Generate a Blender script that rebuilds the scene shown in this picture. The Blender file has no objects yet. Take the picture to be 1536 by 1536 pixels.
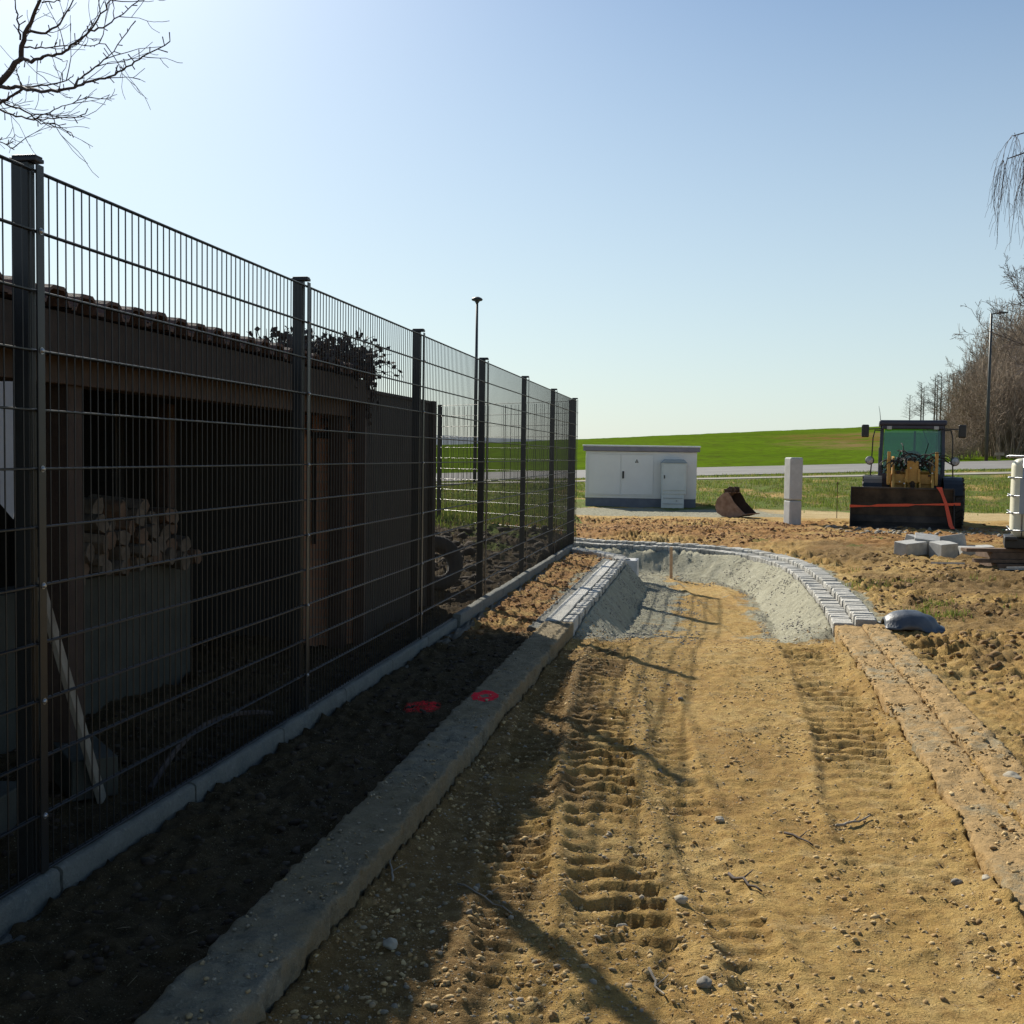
import bpy, bmesh, math, random
import numpy as np
from mathutils import Vector, Matrix, noise as mn
R=math.radians; rnd=random.Random(7)
sc=bpy.context.scene; COL=sc.collection
# ------------------------------------------------------------------ helpers
def V(*a): return Vector(a)
class MB:
    def __init__(s): s.v=[]; s.f=[]; s.sm=False
    def add(s,v,f):
        o=len(s.v); s.v+= [tuple(p) for p in v]; s.f+=[tuple(i+o for i in q) for q in f]; return s
    def box(s,c,d,M=None):
        x,y,z=d[0]/2,d[1]/2,d[2]/2
        vs=[V(a*x,b*y,e*z) for e in(-1,1) for a,b in((-1,-1),(1,-1),(1,1),(-1,1))]
        if M is not None: vs=[M@p for p in vs]
        vs=[p+V(*c) for p in vs]
        return s.add(vs,[(3,2,1,0),(4,5,6,7),(0,1,5,4),(1,2,6,5),(2,3,7,6),(3,0,4,7)])
    def tube(s,pts,rad,n=6,cap=True,squash=1):
        pts=[V(*p) for p in pts]; k=len(pts)
        if not hasattr(rad,'__len__'): rad=[rad]*k
        vs=[]; u=None
        for i,p in enumerate(pts):
            t=(pts[min(i+1,k-1)]-pts[max(i-1,0)]); t=t.normalized() if t.length>1e-9 else V(0,0,1)
            if u is None:
                u=t.cross(V(0,0,1)) if abs(t.z)<.9 else t.cross(V(1,0,0))
            u=(u-t*u.dot(t)); u=u.normalized() if u.length>1e-6 else t.orthogonal().normalized()
            w=t.cross(u)
            for j in range(n):
                a=2*math.pi*(j+.5)/n; vs.append(p+u*math.cos(a)*rad[i]+w*math.sin(a)*rad[i]*squash)
        fs=[(i*n+j,i*n+(j+1)%n,(i+1)*n+(j+1)%n,(i+1)*n+j) for i in range(k-1) for j in range(n)]
        if cap: fs+=[tuple(range(n))[::-1],tuple((k-1)*n+j for j in range(n))]
        return s.add(vs,fs)
    def prism(s,poly,h0,h1,M=None):   # polygon in XY, extruded along Z h0..h1, then M
        n=len(poly); vs=[V(x,y,h0) for x,y in poly]+[V(x,y,h1) for x,y in poly]
        if M is not None: vs=[M@p for p in vs]
        return s.add(vs,[tuple(range(n))[::-1],tuple(range(n,2*n))]+[(i,(i+1)%n,n+(i+1)%n,n+i) for i in range(n)])
    def lathe(s,prof,c=(0,0,0),n=24,M=None):
        vs=[];k=len(prof)
        for r,z in prof:
            for j in range(n):
                a=2*math.pi*j/n; p=V(r*math.cos(a),r*math.sin(a),z)
                if M is not None: p=M@p
                vs.append(p+V(*c))
        return s.add(vs,[(i*n+j,i*n+(j+1)%n,(i+1)*n+(j+1)%n,(i+1)*n+j) for i in range(k-1) for j in range(n)]+[tuple(range(n))[::-1],tuple((k-1)*n+j for j in range(n))])
    def build(s,name,m,parent=None,bev=0,smooth=False,seg=2):
        me=bpy.data.meshes.new(name); me.from_pydata(s.v,[],s.f); me.update()
        return fin(name,me,m,parent,bev,smooth,seg)
def fin(name,me,m,parent=None,bev=0,smooth=False,seg=2):
    o=bpy.data.objects.new(name,me); COL.objects.link(o)
    if m: me.materials.append(m)
    if smooth: me.polygons.foreach_set('use_smooth',[True]*len(me.polygons))
    if bev:
        b=o.modifiers.new('b','BEVEL'); b.width=bev; b.segments=seg; b.limit_method='ANGLE'; b.angle_limit=R(35)
        w=o.modifiers.new('w','WEIGHTED_NORMAL'); w.keep_sharp=False
        me.polygons.foreach_set('use_smooth',[True]*len(me.polygons))
    if parent: o.parent=parent
    return o
def fastmesh(name,verts,faces,m,parent=None,smooth=True):
    """verts (N,3) array, faces (M,k) array"""
    me=bpy.data.meshes.new(name); n=len(verts); mm,k=faces.shape
    me.vertices.add(n); me.vertices.foreach_set('co',np.ascontiguousarray(verts,dtype=np.float32).ravel())
    me.loops.add(mm*k); me.loops.foreach_set('vertex_index',faces.astype(np.int32).ravel())
    me.polygons.add(mm); me.polygons.foreach_set('loop_start',np.arange(0,mm*k,k,dtype=np.int32))
    me.polygons.foreach_set('loop_total',np.full(mm,k,dtype=np.int32))
    if smooth: me.polygons.foreach_set('use_smooth',np.ones(mm,dtype=bool))
    me.update(calc_edges=True); return fin(name,me,m,parent)
def tag(o,label=None,cat=None,group=None,kind=None):
    if label:o['label']=label
    if cat:o['category']=cat
    if group:o['group']=group
    if kind:o['kind']=kind
    return o
def thing(name,loc,label,cat,group=None,rz=0):
    o=bpy.data.objects.new(name,None); COL.objects.link(o); o.location=loc; o.rotation_euler=(0,0,rz); o.empty_display_size=.1
    return tag(o,label,cat,group)
def copy_tree(o,parent=None):
    c=o.copy(); COL.objects.link(c); c.parent=parent
    for ch in list(o.children): copy_tree(ch,c)
    return c
RX=lambda a:Matrix.Rotation(a,3,'X'); RY=lambda a:Matrix.Rotation(a,3,'Y'); RZ=lambda a:Matrix.Rotation(a,3,'Z')
# ------------------------------------------------------------------ materials
class NT:
    def __init__(s,name):
        s.m=bpy.data.materials.new(name); s.m.use_nodes=True; s.n=s.m.node_tree.nodes; s.l=s.m.node_tree.links
        s.b=s.n['Principled BSDF']; s.out=s.n['Material Output']
    def new(s,t,**k):
        n=s.n.new(t)
        for a,b in k.items():
            if a.startswith('i_'): n.inputs[a[2:].replace('_',' ')].default_value=b
            else: setattr(n,a,b)
        return n
    def link(s,a,b): s.l.new(a,b)
    def coord(s,world=False):
        if world: return s.new('ShaderNodeNewGeometry').outputs['Position']
        return s.new('ShaderNodeTexCoord').outputs['Object']
    def noise(s,vec,scale,detail=6,rough=.6,dist=0):
        n=s.new('ShaderNodeTexNoise'); n.inputs['Scale'].default_value=scale; n.inputs['Detail'].default_value=detail
        n.inputs['Roughness'].default_value=rough; n.inputs['Distortion'].default_value=dist
        s.link(vec,n.inputs['Vector']); return n.outputs['Fac']
    def ramp(s,fac,stops,interp='LINEAR'):
        r=s.new('ShaderNodeValToRGB'); cr=r.color_ramp; cr.interpolation=interp
        while len(cr.elements)<len(stops): cr.elements.new(.5)
        for e,(p,c) in zip(cr.elements,stops): e.position=p; e.color=(c if len(c)==4 else (*c,1)) if hasattr(c,'__len__') else (c,c,c,1)
        s.link(fac,r.inputs[0]); return r.outputs['Color']
    def mix(s,fac,a,b,mode='MIX'):
        m=s.new('ShaderNodeMix',data_type='RGBA',blend_type=mode)
        for sock,v in ((m.inputs['Factor'],fac),(m.inputs['A'],a),(m.inputs['B'],b)):
            if isinstance(v,(int,float)): sock.default_value=v
            elif isinstance(v,tuple): sock.default_value=v if len(v)==4 else (*v,1)
            else: s.link(v,sock)
        return m.outputs['Result']
    def math(s,op,a,b=None,clamp=False):
        m=s.new('ShaderNodeMath',operation=op,use_clamp=clamp)
        for i,v in enumerate((a,b)):
            if v is None: continue
            if isinstance(v,(int,float)): m.inputs[i].default_value=v
            else: s.link(v,m.inputs[i])
        return m.outputs[0]
    def bump(s,h,strength,dist=.01,prev=None):
        b=s.new('ShaderNodeBump'); b.inputs['Strength'].default_value=strength; b.inputs['Distance'].default_value=dist
        s.link(h,b.inputs['Height'])
        if prev: s.link(prev,b.inputs['Normal'])
        return b.outputs['Normal']
def C(c): return tuple(c) if hasattr(c,'__len__') else (c,c,c)
def pm(name,c1,c2,scale=8,rough=.7,bump=.3,bs=60,metal=0,world=False,spec=.5,bd=.004,detail=6):
    t=NT(name); co=t.coord(world); n=t.noise(co,scale,detail)
    c=t.ramp(n,[(.3,C(c1)),(.7,C(c2))]); t.link(c,t.b.inputs['Base Color'])
    t.b.inputs['Roughness'].default_value=rough; t.b.inputs['Metallic'].default_value=metal
    t.b.inputs['Specular IOR Level'].default_value=spec
    if bump: t.link(t.bump(t.noise(co,bs,5),bump,bd),t.b.inputs['Normal'])
    return t.m
M={}
M['powder']=pm('powder_coat',(.012,.013,.0135),(.018,.019,.020),30,.38,.08,400)
M['cap']=pm('cap_plastic',(.015,.016,.02),(.022,.022,.028),30,.5,.05)
M['zinc']=pm('galvanised',(.30,.31,.33),(.42,.43,.45),40,.38,.1,200,metal=.9)
M['tile']=pm('roof_tile',(.075,.048,.042),(.14,.09,.075),14,.8,.5,90)
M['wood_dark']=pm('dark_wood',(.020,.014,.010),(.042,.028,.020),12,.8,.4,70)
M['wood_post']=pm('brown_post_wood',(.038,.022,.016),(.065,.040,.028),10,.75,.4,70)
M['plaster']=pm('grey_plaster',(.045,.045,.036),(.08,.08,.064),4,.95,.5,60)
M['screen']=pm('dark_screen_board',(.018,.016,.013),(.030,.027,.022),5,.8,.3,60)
M['plank']=pm('weathered_plank',(.2,.17,.13),(.34,.3,.24),9,.85,.5,80)
M['timber']=pm('timber',(.08,.05,.03),(.18,.11,.07),12,.8,.5,80)
M['block']=pm('concrete_block_mat',(.30,.30,.29),(.45,.45,.43),12,.9,.6,120)
M['cutwood']=pm('cut_wood',(.08,.062,.045),(.18,.145,.11),14,.9,.4,90)
M['bark']=pm('bark',(.045,.033,.026),(.10,.08,.065),18,.9,.6,60,bd=.01)
M['twig']=pm('twig_bark',(.04,.03,.03),(.085,.065,.055),9,.85,.2,60)
M['shrubtwig']=pm('shrub_twig',(.18,.135,.10),(.32,.25,.185),1.2,.9,0)
M['fartwig']=pm('far_tree_bark',(.09,.075,.065),(.17,.14,.12),1.2,.9,0)
M['birch']=pm('birch_twig',(.07,.055,.055),(.14,.11,.11),5,.85,.2)
M['cabwall']=pm('cabinet_wall',(.76,.73,.69),(.82,.79,.74),2.5,.75,.15,150)
M['cabdoor']=pm('cabinet_door',(.78,.75,.71),(.83,.80,.76),2,.5,.06,150)
M['cabroof']=pm('cabinet_roof',(.7,.7,.7),(.8,.8,.8),4,.7,.2)
M['fascia']=pm('roof_edge',(.20,.18,.21),(.26,.24,.27),4,.6,.1)
M['plinth']=pm('plinth',(.12,.13,.16),(.17,.18,.21),5,.8,.3)
M['kvs']=pm('grey_plastic_cabinet',(.60,.62,.59),(.68,.70,.67),3,.5,.08,150)
M['kvsroof']=pm('blue_grey_plastic',(.25,.32,.38),(.30,.36,.42),3,.5,.08)
M['black']=pm('black_plastic',(.010,.010,.011),(.02,.02,.02),10,.45,.1)
M['rubber']=pm('rubber',(.018,.017,.016),(.045,.04,.034),8,.85,.4,60)
M['cabpaint']=pm('dark_blue_paint',(.022,.024,.045),(.035,.038,.065),6,.45,.1)
M['blade']=pm('worn_dark_steel',(.014,.012,.010),(.085,.062,.042),3.2,.6,.4,40,metal=.3)
M['yellow']=pm('ochre_machine_paint',(.42,.22,.04),(.56,.32,.07),7,.5,.2,60)
M['seat']=pm('seat_vinyl',(.02,.03,.035),(.035,.045,.05),8,.6,.1)
M['strap']=pm('orange_strap',(.62,.07,.025),(.78,.12,.05),60,.7,.2,300)
M['rust']=pm('rusty_steel',(.16,.09,.06),(.32,.22,.17),6,.75,.5,60,metal=.2)
M['rustdark']=pm('dark_rusty_steel',(.05,.028,.02),(.1,.06,.04),6,.8,.5,60,metal=.2)
M['pillar']=pm('pillar_grey',(.40,.41,.40),(.52,.53,.52),5,.85,.35,90)
M['bottle']=pm('tank_plastic',(.62,.60,.46),(.72,.70,.56),3,.4,.08)
M['plate']=pm('grey_label_plate',(.26,.30,.34),(.34,.38,.42),5,.5,.1)
M['whiteplastic']=pm('white_sheet',(.6,.6,.65),(.75,.75,.78),5,.6,.3,20)
M['plsheet']=pm('dark_plastic_sheet',(.05,.06,.075),(.11,.125,.145),7,.42,.5,20,bd=.01)
M['lamp']=pm('lamp_pole_metal',(.035,.038,.038),(.055,.058,.055),5,.5,.1)
M['lampdark']=pm('dark_lamp_metal',(.02,.022,.03),(.035,.035,.04),5,.5,.1)
M['stake']=pm('stake_wood',(.42,.26,.15),(.58,.38,.22),20,.8,.4)
M['stone']=pm('pale_stone',(.26,.23,.17),(.44,.40,.32),9,.8,.4,40)
M['stone2']=pm('grey_stone',(.14,.125,.10),(.26,.235,.19),9,.8,.4,40)
M['headlight']=pm('headlight_glass',(.28,.29,.29),(.5,.5,.5),20,.25,.1)
M['sign']=pm('sign_black',(.02,.02,.02),(.03,.03,.03),8,.5,0)
M['signpale']=pm('sign_pale',(.5,.48,.4),(.55,.52,.45),8,.5,0)
t=NT('tinted_glass')
tr=t.new('ShaderNodeBsdfTransparent'); tr.inputs[0].default_value=(.42,.68,.56,1)
gl=t.new('ShaderNodeBsdfGlossy'); gl.inputs['Roughness'].default_value=.06
gl.inputs['Color'].default_value=(.8,.9,.88,1)
mx=t.new('ShaderNodeMixShader'); mx.inputs[0].default_value=.07
t.link(tr.outputs[0],mx.inputs[1]); t.link(gl.outputs[0],mx.inputs[2]); t.link(mx.outputs[0],t.out.inputs[0]); M['glass']=t.m
# brick end wall
t=NT('red_brown_brick'); co=t.coord()
mp=t.new('ShaderNodeMapping'); mp.inputs['Rotation'].default_value=(R(90),0,0); t.link(co,mp.inputs[0])
br=t.new('ShaderNodeTexBrick'); t.link(mp.outputs[0],br.inputs['Vector']); br.inputs['Scale'].default_value=1
br.inputs['Brick Width'].default_value=.25; br.inputs['Row Height'].default_value=.08; br.inputs['Mortar Size'].default_value=.008
br.inputs['Color1'].default_value=(.50,.22,.13,1); br.inputs['Color2'].default_value=(.60,.31,.19,1); br.inputs['Mortar'].default_value=(.35,.28,.22,1)
t.link(t.mix(.4,br.outputs['Color'],t.ramp(t.noise(co,5),[(.3,(.4,.2,.12)),(.7,(.6,.34,.22))])),t.b.inputs['Base Color']); t.b.inputs['Roughness'].default_value=.9
M['brick']=t.m
# granular random-coloured stones / clods
def island(name,stops,rough=.85,bump=.4,bs=60):
    t=NT(name); g=t.new('ShaderNodeNewGeometry'); co=g.outputs['Position']
    c=t.ramp(g.outputs['Random Per Island'],stops)
    c=t.mix(.35,c,t.ramp(t.noise(co,40),[(.3,(.25,.2,.13)),(.7,(.8,.75,.65))]),'OVERLAY')
    t.link(c,t.b.inputs['Base Color']); t.b.inputs['Roughness'].default_value=rough
    t.link(t.bump(t.noise(co,bs,5),bump,.004),t.b.inputs['Normal']); return t.m
M['pebble']=island('pebbles',[(0,(.24,.18,.09)),(.35,(.34,.26,.15)),(.6,(.20,.18,.14)),(.8,(.42,.36,.27)),(1,(.14,.125,.1))])
M['clod']=island('soil_clods',[(0,(.14,.085,.035)),(.5,(.22,.135,.055)),(1,(.28,.185,.08))],.95,.6,90)
M['crumb']=island('sandy_crumbs',[(0,(.26,.17,.075)),(.5,(.42,.30,.14)),(1,(.50,.38,.2))],.95,.6,90)
M['clodred']=island('red_soil_clods',[(0,(.14,.065,.025)),(.5,(.24,.12,.045)),(1,(.32,.19,.085))],.95,.6,90)
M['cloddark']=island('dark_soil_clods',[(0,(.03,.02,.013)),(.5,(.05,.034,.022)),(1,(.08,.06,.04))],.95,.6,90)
M['chip']=island('gravel_chips',[(0,(.16,.155,.14)),(.5,(.25,.245,.22)),(1,(.38,.37,.34))],.9,.3,90)
M['grassblade']=island('grass_blades',[(0,(.08,.13,.018)),(.5,(.13,.19,.03)),(.85,(.2,.22,.05)),(1,(.3,.26,.1))],.7,0)
M['straw']=island('straw_twigs',[(0,(.09,.06,.035)),(.5,(.2,.14,.08)),(1,(.42,.33,.2))],.8,0)
_t=M['grassblade'].node_tree; _b=_t.nodes['Principled BSDF']; _tl=_t.nodes.new('ShaderNodeBsdfTranslucent'); _mx=_t.nodes.new('ShaderNodeMixShader'); _mx.inputs[0].default_value=.5
_t.links.new(_b.inputs['Base Color'].links[0].from_socket,_tl.inputs[0]); _t.links.new(_b.outputs[0],_mx.inputs[1]); _t.links.new(_tl.outputs[0],_mx.inputs[2]); _t.links.new(_mx.outputs[0],_t.nodes['Material Output'].inputs[0])
# ------------------------------------------------------------------ numpy noise
_rs=np.random.RandomState(3); _perm=_rs.permutation(4096); _ga=_rs.rand(4096)*2*np.pi
_gx=np.cos(_ga); _gy=np.sin(_ga)
def pn(x,y,seed=0):
    x=np.asarray(x,dtype=np.float64)+seed*17.31; y=np.asarray(y,dtype=np.float64)+seed*9.17
    xi=np.floor(x).astype(np.int64); yi=np.floor(y).astype(np.int64); fx_=x-xi; fy_=y-yi
    def h(i,j): return _perm[(_perm[i&4095]+j)&4095]
    def g(i,j,dx,dy): k=h(i,j); return _gx[k]*dx+_gy[k]*dy
    u=fx_**3*(fx_*(fx_*6-15)+10); v=fy_**3*(fy_*(fy_*6-15)+10)
    a=g(xi,yi,fx_,fy_); b=g(xi+1,yi,fx_-1,fy_); c=g(xi,yi+1,fx_,fy_-1); d=g(xi+1,yi+1,fx_-1,fy_-1)
    return ((a+(b-a)*u)*(1-v)+(c+(d-c)*u)*v)*1.5
def fbm(x,y,o=4,seed=0,gain=.5):
    s=0;a=1
    for i in range(o): s=s+a*pn(x*2**i,y*2**i,seed+i*3); a*=gain
    return s
def ridg(x,y,o=4,seed=0):
    s=0;a=1
    for i in range(o): s=s+a*(1-2*np.abs(pn(x*2**i,y*2**i,seed+i*3))); a*=.55
    return s
def sm(a,b,x): t=np.clip((x-a)/(b-a),0,1); return t*t*(3-2*t)
# ------------------------------------------------------------------ plan of the place (metres, x right, y away, z up)
def fx(y): return -1.62+.182*(y-3.73)           # fence line
DIR=V(.179,.984,0).normalized(); NRM=V(.984,-.179,0)
KIN=[(fx(-4)+3.40,-4),(fx(3.5)+3.38,3.5),(fx(6)+3.43,6),(2.992,10.067),(3.30,11.6),(3.55,13.1),(3.76,14.6),(3.82,15.7),(3.70,16.8),(3.38,17.6),(2.85,18.15),(2.13,18.45),(1.5,18.7),(.9,19.15),(-.2,20.3),(-2,22.2)]
LED=[(fx(-4)+1.09,-4),(fx(8)+1.09,8),(1.66,15.75),(1.685,16.3),(1.44,17.05),(1.01,17.75),(.6,18.4)]
def catmull(P,step=.1):
    P=[np.array(p,float) for p in P]; out=[]
    for i in range(len(P)-1):
        p0=P[max(i-1,0)];p1=P[i];p2=P[i+1];p3=P[min(i+2,len(P)-1)]
        L=np.linalg.norm(p2-p1); n=max(2,int(L/step))
        # centripetal-ish: limit tangents by segment length
        m1=(p2-p0)/(np.linalg.norm(p2-p1)+np.linalg.norm(p1-p0)+1e-9)*L; m2=(p3-p1)/(np.linalg.norm(p3-p2)+np.linalg.norm(p2-p1)+1e-9)*L
        for k in range(n):
            t=k/n; out.append((2*t**3-3*t**2+1)*p1+(t**3-2*t**2+t)*m1+(-2*t**3+3*t**2)*p2+(t**3-t**2)*m2)
    out.append(P[-1]); return np.array(out)
KINs=catmull(KIN,.25)
LEDs=np.array(LED,float)
def distpoly(x,y,P):
    d=np.full(x.shape,1e9)
    for i in range(len(P)-1):
        ax,ay=P[i];bx,by=P[i+1]; dx,dy=bx-ax,by-ay; L=dx*dx+dy*dy+1e-12
        t=np.clip(((x-ax)*dx+(y-ay)*dy)/L,0,1); d=np.minimum(d,(x-ax-t*dx)**2+(y-ay-t*dy)**2)
    return np.sqrt(d)
def inside(x,y,P):
    c=np.zeros(x.shape,bool); n=len(P)
    for i in range(n):
        x1,y1=P[i];x2,y2=P[(i+1)%n]
        if y1==y2: continue
        k=((y1>y)!=(y2>y))&(x<(x2-x1)*(y-y1)/(y2-y1)+x1); c^=k
    return c
RIN=np.array([tuple(p) for p in KINs]+[(-30,22.2),(-30,-4)])      # everything inside the outer kerb
ROADP=np.array([tuple(p) for p in KINs]+[(-1.5,20.5)]+[tuple(p) for p in LEDs[::-1]])
T1=np.array([(2,.36),(4.3,.37),(5.5,.44),(7,.57),(8.3,.70),(10,1.0),(12,1.5),(16,2.3)])
T2=np.array([(2,1.15),(3.5,1.4),(5.1,1.70),(6.3,1.98),(8.4,2.38),(9.6,2.55),(12,2.75),(16,2.9)])
def roadz(x): return .52+.037*x
def crest(x): return np.clip(4.9+(x-12.6)*.058,2.6,11)
def terrain(x,y,full=False):
    x=np.asarray(x,float); y=np.asarray(y,float)
    w=x-fx(y)
    dK=distpoly(x,y,KINs); dL=distpoly(x,y,LEDs); inK=inside(x,y,RIN)|(y<-3.9)&(w<3.4); inR=inside(x,y,ROADP)
    far=sm(22,45,y)
    fine=(fbm(x*6,y*6,3,1)*.007+fbm(x*24,y*24,2,5)*.0058*(.6+.8*np.clip(pn(x*1.3,y*1.3,6)+.3,0,1)))*(1-far)
    # road
    m=sm(8.8,12.2,y); z=-.31*m+fine+fbm(x*1.1,y*.8,2,9)*.022
    def track(T,c0,wd,P,amp,y0,y1,seed,ch=.35):
        c=x-np.interp(y,T[:,0],T[:,1])-c0; ac=np.abs(c)
        on=(1-sm(wd*.42,wd*.56,ac))*sm(y0-.8,y0+.4,y)*(1-sm(y1-1,y1+.8,y))
        ph=(y+ch*ac+.022*pn(x*2,y*2.5,seed)+.012*pn(y*9,x*3,seed+2))/P
        s=np.abs((ph%1)-.5)*2
        lug=sm(.40,.56,s)-.55
        pat=np.clip(.80+1.0*pn(x*1.5,y*1.1,seed+5),.18,1.2)*np.clip(.95+.6*fbm(x*9,y*9,2,seed+7),0,1.5)
        edge=np.exp(-((ac-wd*.56)/.045)**2)*sm(y0-.8,y0+.4,y)*(1-sm(y1-1,y1+.8,y))*(.5+.8*np.clip(pn(x*5,y*5,seed+11)+.4,0,1.4))
        return on*(lug*amp*pat-.012)+edge*.018
    z=z+track(T1,0.03,.34,.145,.046,3.6,9.6,21)+track(T1,-.34,.28,.08,.021,3.2,9.3,31,.1)+track(T2,0,.42,.15,.028,4.5,10.3,41)+track(T1,.42,.22,.11,.012,3.0,8,51,.2)+track(T2,-.1,.5,.12,.012,10,17,61)
    z=z+.0045*np.clip(ridg(x*15,y*17,2,73)-.5,-.4,1.5)*(y<20)*np.clip(.5+pn(x*1.7,y*1.7,74),0,1.3)
    z=z+.008*np.clip(ridg(x*4,y*5,3,71)-.6,0,2)*(.5+pn(x*.8,y*.8,77))*2
    # small tumbled lumps on the road
    lump=np.clip(fbm(x*9,y*9,2,81)-.42,0,1); z=z+lump*.035*np.clip(fbm(x*1.3,y*1.3,2,85)+.35,0,1)*(y<26)
    z=z+inR*(1-sm(9.3,10,y))*((.060+.06*pn(x*2.2,y*2.2,184))*np.exp(-dK/.09)+(.03+.035*pn(x*2,y*2,185))*np.exp(-dL/.06))
    hk=sm(9.9,10.15,y)*inR
    slope=np.clip(1-(dK-.03)/.44,0,1); hz=z+( .05-z)*slope**1.1+fbm(x*7,y*7,4,91)*.018+.03*pn(x*1.7,y*1.7,95)
    hauR=hk*sm(.60,.42,dK) if False else hk*(1-sm(.40,.50,dK+.06*pn(x*2,y*2,92)))
    z=z+(hz-z)*hauR
    hl=sm(9.2,10.6,y)*inR*(y<17.2); sl=np.clip(1-(dL-.02)/.30,0,1); hz=z+(.05-z)*sl+fbm(x*7,y*7,3,93)*.012
    hauL=hl*(1-sm(.28,.36,dL+.05*pn(x*2,y*2,94))); z=z+(hz-z)*hauL
    # between fence and left kerb
    ztrip=.035+.02*fbm(x*2,y*2,3,101)+.022*np.clip(ridg(x*5,y*5,3,103)-.5,-.3,1.5)+fine*1.6+.02*sm(9,14,y)
    strip=(~inR)&inK&(w>.0)
    z=np.where(strip,ztrip,z)
    yard=inK&(w<=0)&(~inR)|((x<-1)&(y>18)&(w<0))
    zy=.03+.28*sm(11.5,20,y)+(.05*fbm(x*1.3,y*1.3,4,111)+.05*np.clip(ridg(x*2.5,y*2.5,4,113)-.3,-.3,2)*sm(9,12,y))+fine+.02*np.clip(ridg(x*5,y*5,3,115)-.5,-.3,1.5)
    z=np.where(yard,zy,z)
    out=~inK
    rough=np.clip(.55+.9*fbm(x*.45,y*.45,2,121),.3,1.4)
    zo=.085+.10*sm(.45,1.9,dK)*(1-sm(16,23,y))
    berm=sm(.3,1.5,dK)*(1-sm(3.2,6.5,dK))*sm(15.5,18.5,y)*.10
    lumpy=(.05*fbm(x*1.7,y*1.7,5,123,.6)+.062*np.clip(ridg(x*2.6,y*3.2,5,125)-.45,-.35,2)+.045*np.clip(ridg(x*7,y*8,3,126)-.4,-.3,1.5)-.055)*rough*sm(.30,.7,dK)*(1-.9*sm(26.5,28.5,y))
    zo=zo+berm+lumpy+fine*1.5+.012*fbm(x*.5,y*.5,2,127)*sm(26,29,y)
    rise=sm(31,47,y)*1.0; zo=zo*(1-rise)+roadz(x)*rise+.02*np.clip(y-47,0,12)
    zo=zo+(.05*fbm(x*.7,y*.7,4,129)+.04*fbm(x*2.3,y*2.3,2,131))*sm(31.5,34,y)*(1-sm(41,43,y))
    z=np.where(out|(y>23),zo,z)
    # under kerbs and edging
    z=np.where((~inR)&inK&(w>.845)&(dL<.30)&(y<17.9),-.03,z)
    bury=1-sm(5.2,6.6,y+.5*pn(x*2,y*2,180))
    kz=-.03+bury*(.165+.025*fbm(x*4,y*4,3,181)+.012*np.clip(ridg(x*9,y*9,3,182)-.4,-.4,1.5))*sm(.10,.26,dK+.05*pn(x*4,y*4,183))
    z=np.where(out&(dK<.44)&(y<22),np.minimum(z,kz),z)
    z=np.where((np.abs(w-.01)<.04)&(y<18.5),-.02,z)
    # gentle drop under the field sheet
    z=np.where(y>58,z-.6,z)
    if not full: return z
    grey=np.clip(hauR*1.0+hauL*1.0,0,1)
    grav=inR*sm(9.3,10.5,y+.6*pn(x*1.5,y*1.5,141))*np.clip(1-sm(.5,1.15,dL+.35*fbm(x*2,y*2,3,143))+.75*(1-sm(.45,.9,dK+.3*fbm(x*2,y*2,3,145)))+.6*sm(16.2,17.4,y+.4*pn(x*2,y*2,146))+.5*np.clip(fbm(x*1.2,y*1.2,3,147)-.1,0,1),0,1)
    gs=strip*sm(9.5,12,y+.5*pn(x*2,y*2,148))*(.35+.8*np.clip(fbm(x*2.5,y*2.5,3,149)+.3,0,1))*sm(.45,.65,w)
    gk=out*(dK<.6)*(y>9.7)*.75*(1-sm(.46,.62,dK+.1*pn(x*3,y*3,150)))
    padm=out*sm(27.6,28.6,y+.5*pn(x*.7,y*.7,151))*(1-sm(30.8,33.5,y+1.2*pn(x*.3,y*.3,152)))
    pad=padm*(1-sm(6.5,8.5,x+.8*pn(x,y,153)))
    R_=np.clip(np.maximum.reduce([grey,grav*.85,gs*.8,gk,pad*.85]),0,1)
    G_=out*sm(31,33,y+1.1*fbm(x*.35,y*.35,3,161))*(1-sm(57,60,y))*np.clip(.72+.55*fbm(x*.5,y*.5,3,163),.1,1)
    G_=np.clip(G_+out*(y<26)*(x>3.5)*np.clip(fbm(x*.8,y*.8,3,165)-.42,0,1)*1.3*sm(.8,1.4,dK),0,1)
    G_=np.maximum(G_,yard*sm(13,17,y+pn(x,y,166))*np.clip(.35+.6*fbm(x*.9,y*.9,3,167),0,.8))
    G_=np.maximum(G_,((y>22)&(x<1.5))*sm(22,24,y)*.9)
    B_=np.clip((strip*1.0)*(1-.75*sm(8.4,10.2,y))+yard*1.0,0,1)  # dark yard soil; strip soil coloured darker as far as the shade reaches
    A_=out*sm(15,18,y+.5*pn(x,y,173))*(1-sm(25.6,27.5,y+.6*pn(x*.6,y*.6,175)))*(.6+.6*pn(x*.7,y*.7,177))
    A_=np.clip(np.maximum(A_,strip*sm(8.4,9.6,y)*(.6+.5*pn(x*3,y*3,179))),0,1)
    P_=np.clip(padm*(1-pad),0,1)
    D2=inR*(y<9)*(1-sm(.25,.95,dL+.35*fbm(x*1.8,y*1.8,3,193)))*.66  # brown soil by the left kerb, also deepening the lane's shade in colour
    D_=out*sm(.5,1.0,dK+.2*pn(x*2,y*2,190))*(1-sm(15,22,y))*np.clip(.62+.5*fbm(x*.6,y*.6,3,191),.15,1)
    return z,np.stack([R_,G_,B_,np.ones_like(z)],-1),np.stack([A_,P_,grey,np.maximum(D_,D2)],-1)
def H(x,y): return float(terrain(np.array([x],float),np.array([y],float))[0])
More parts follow.
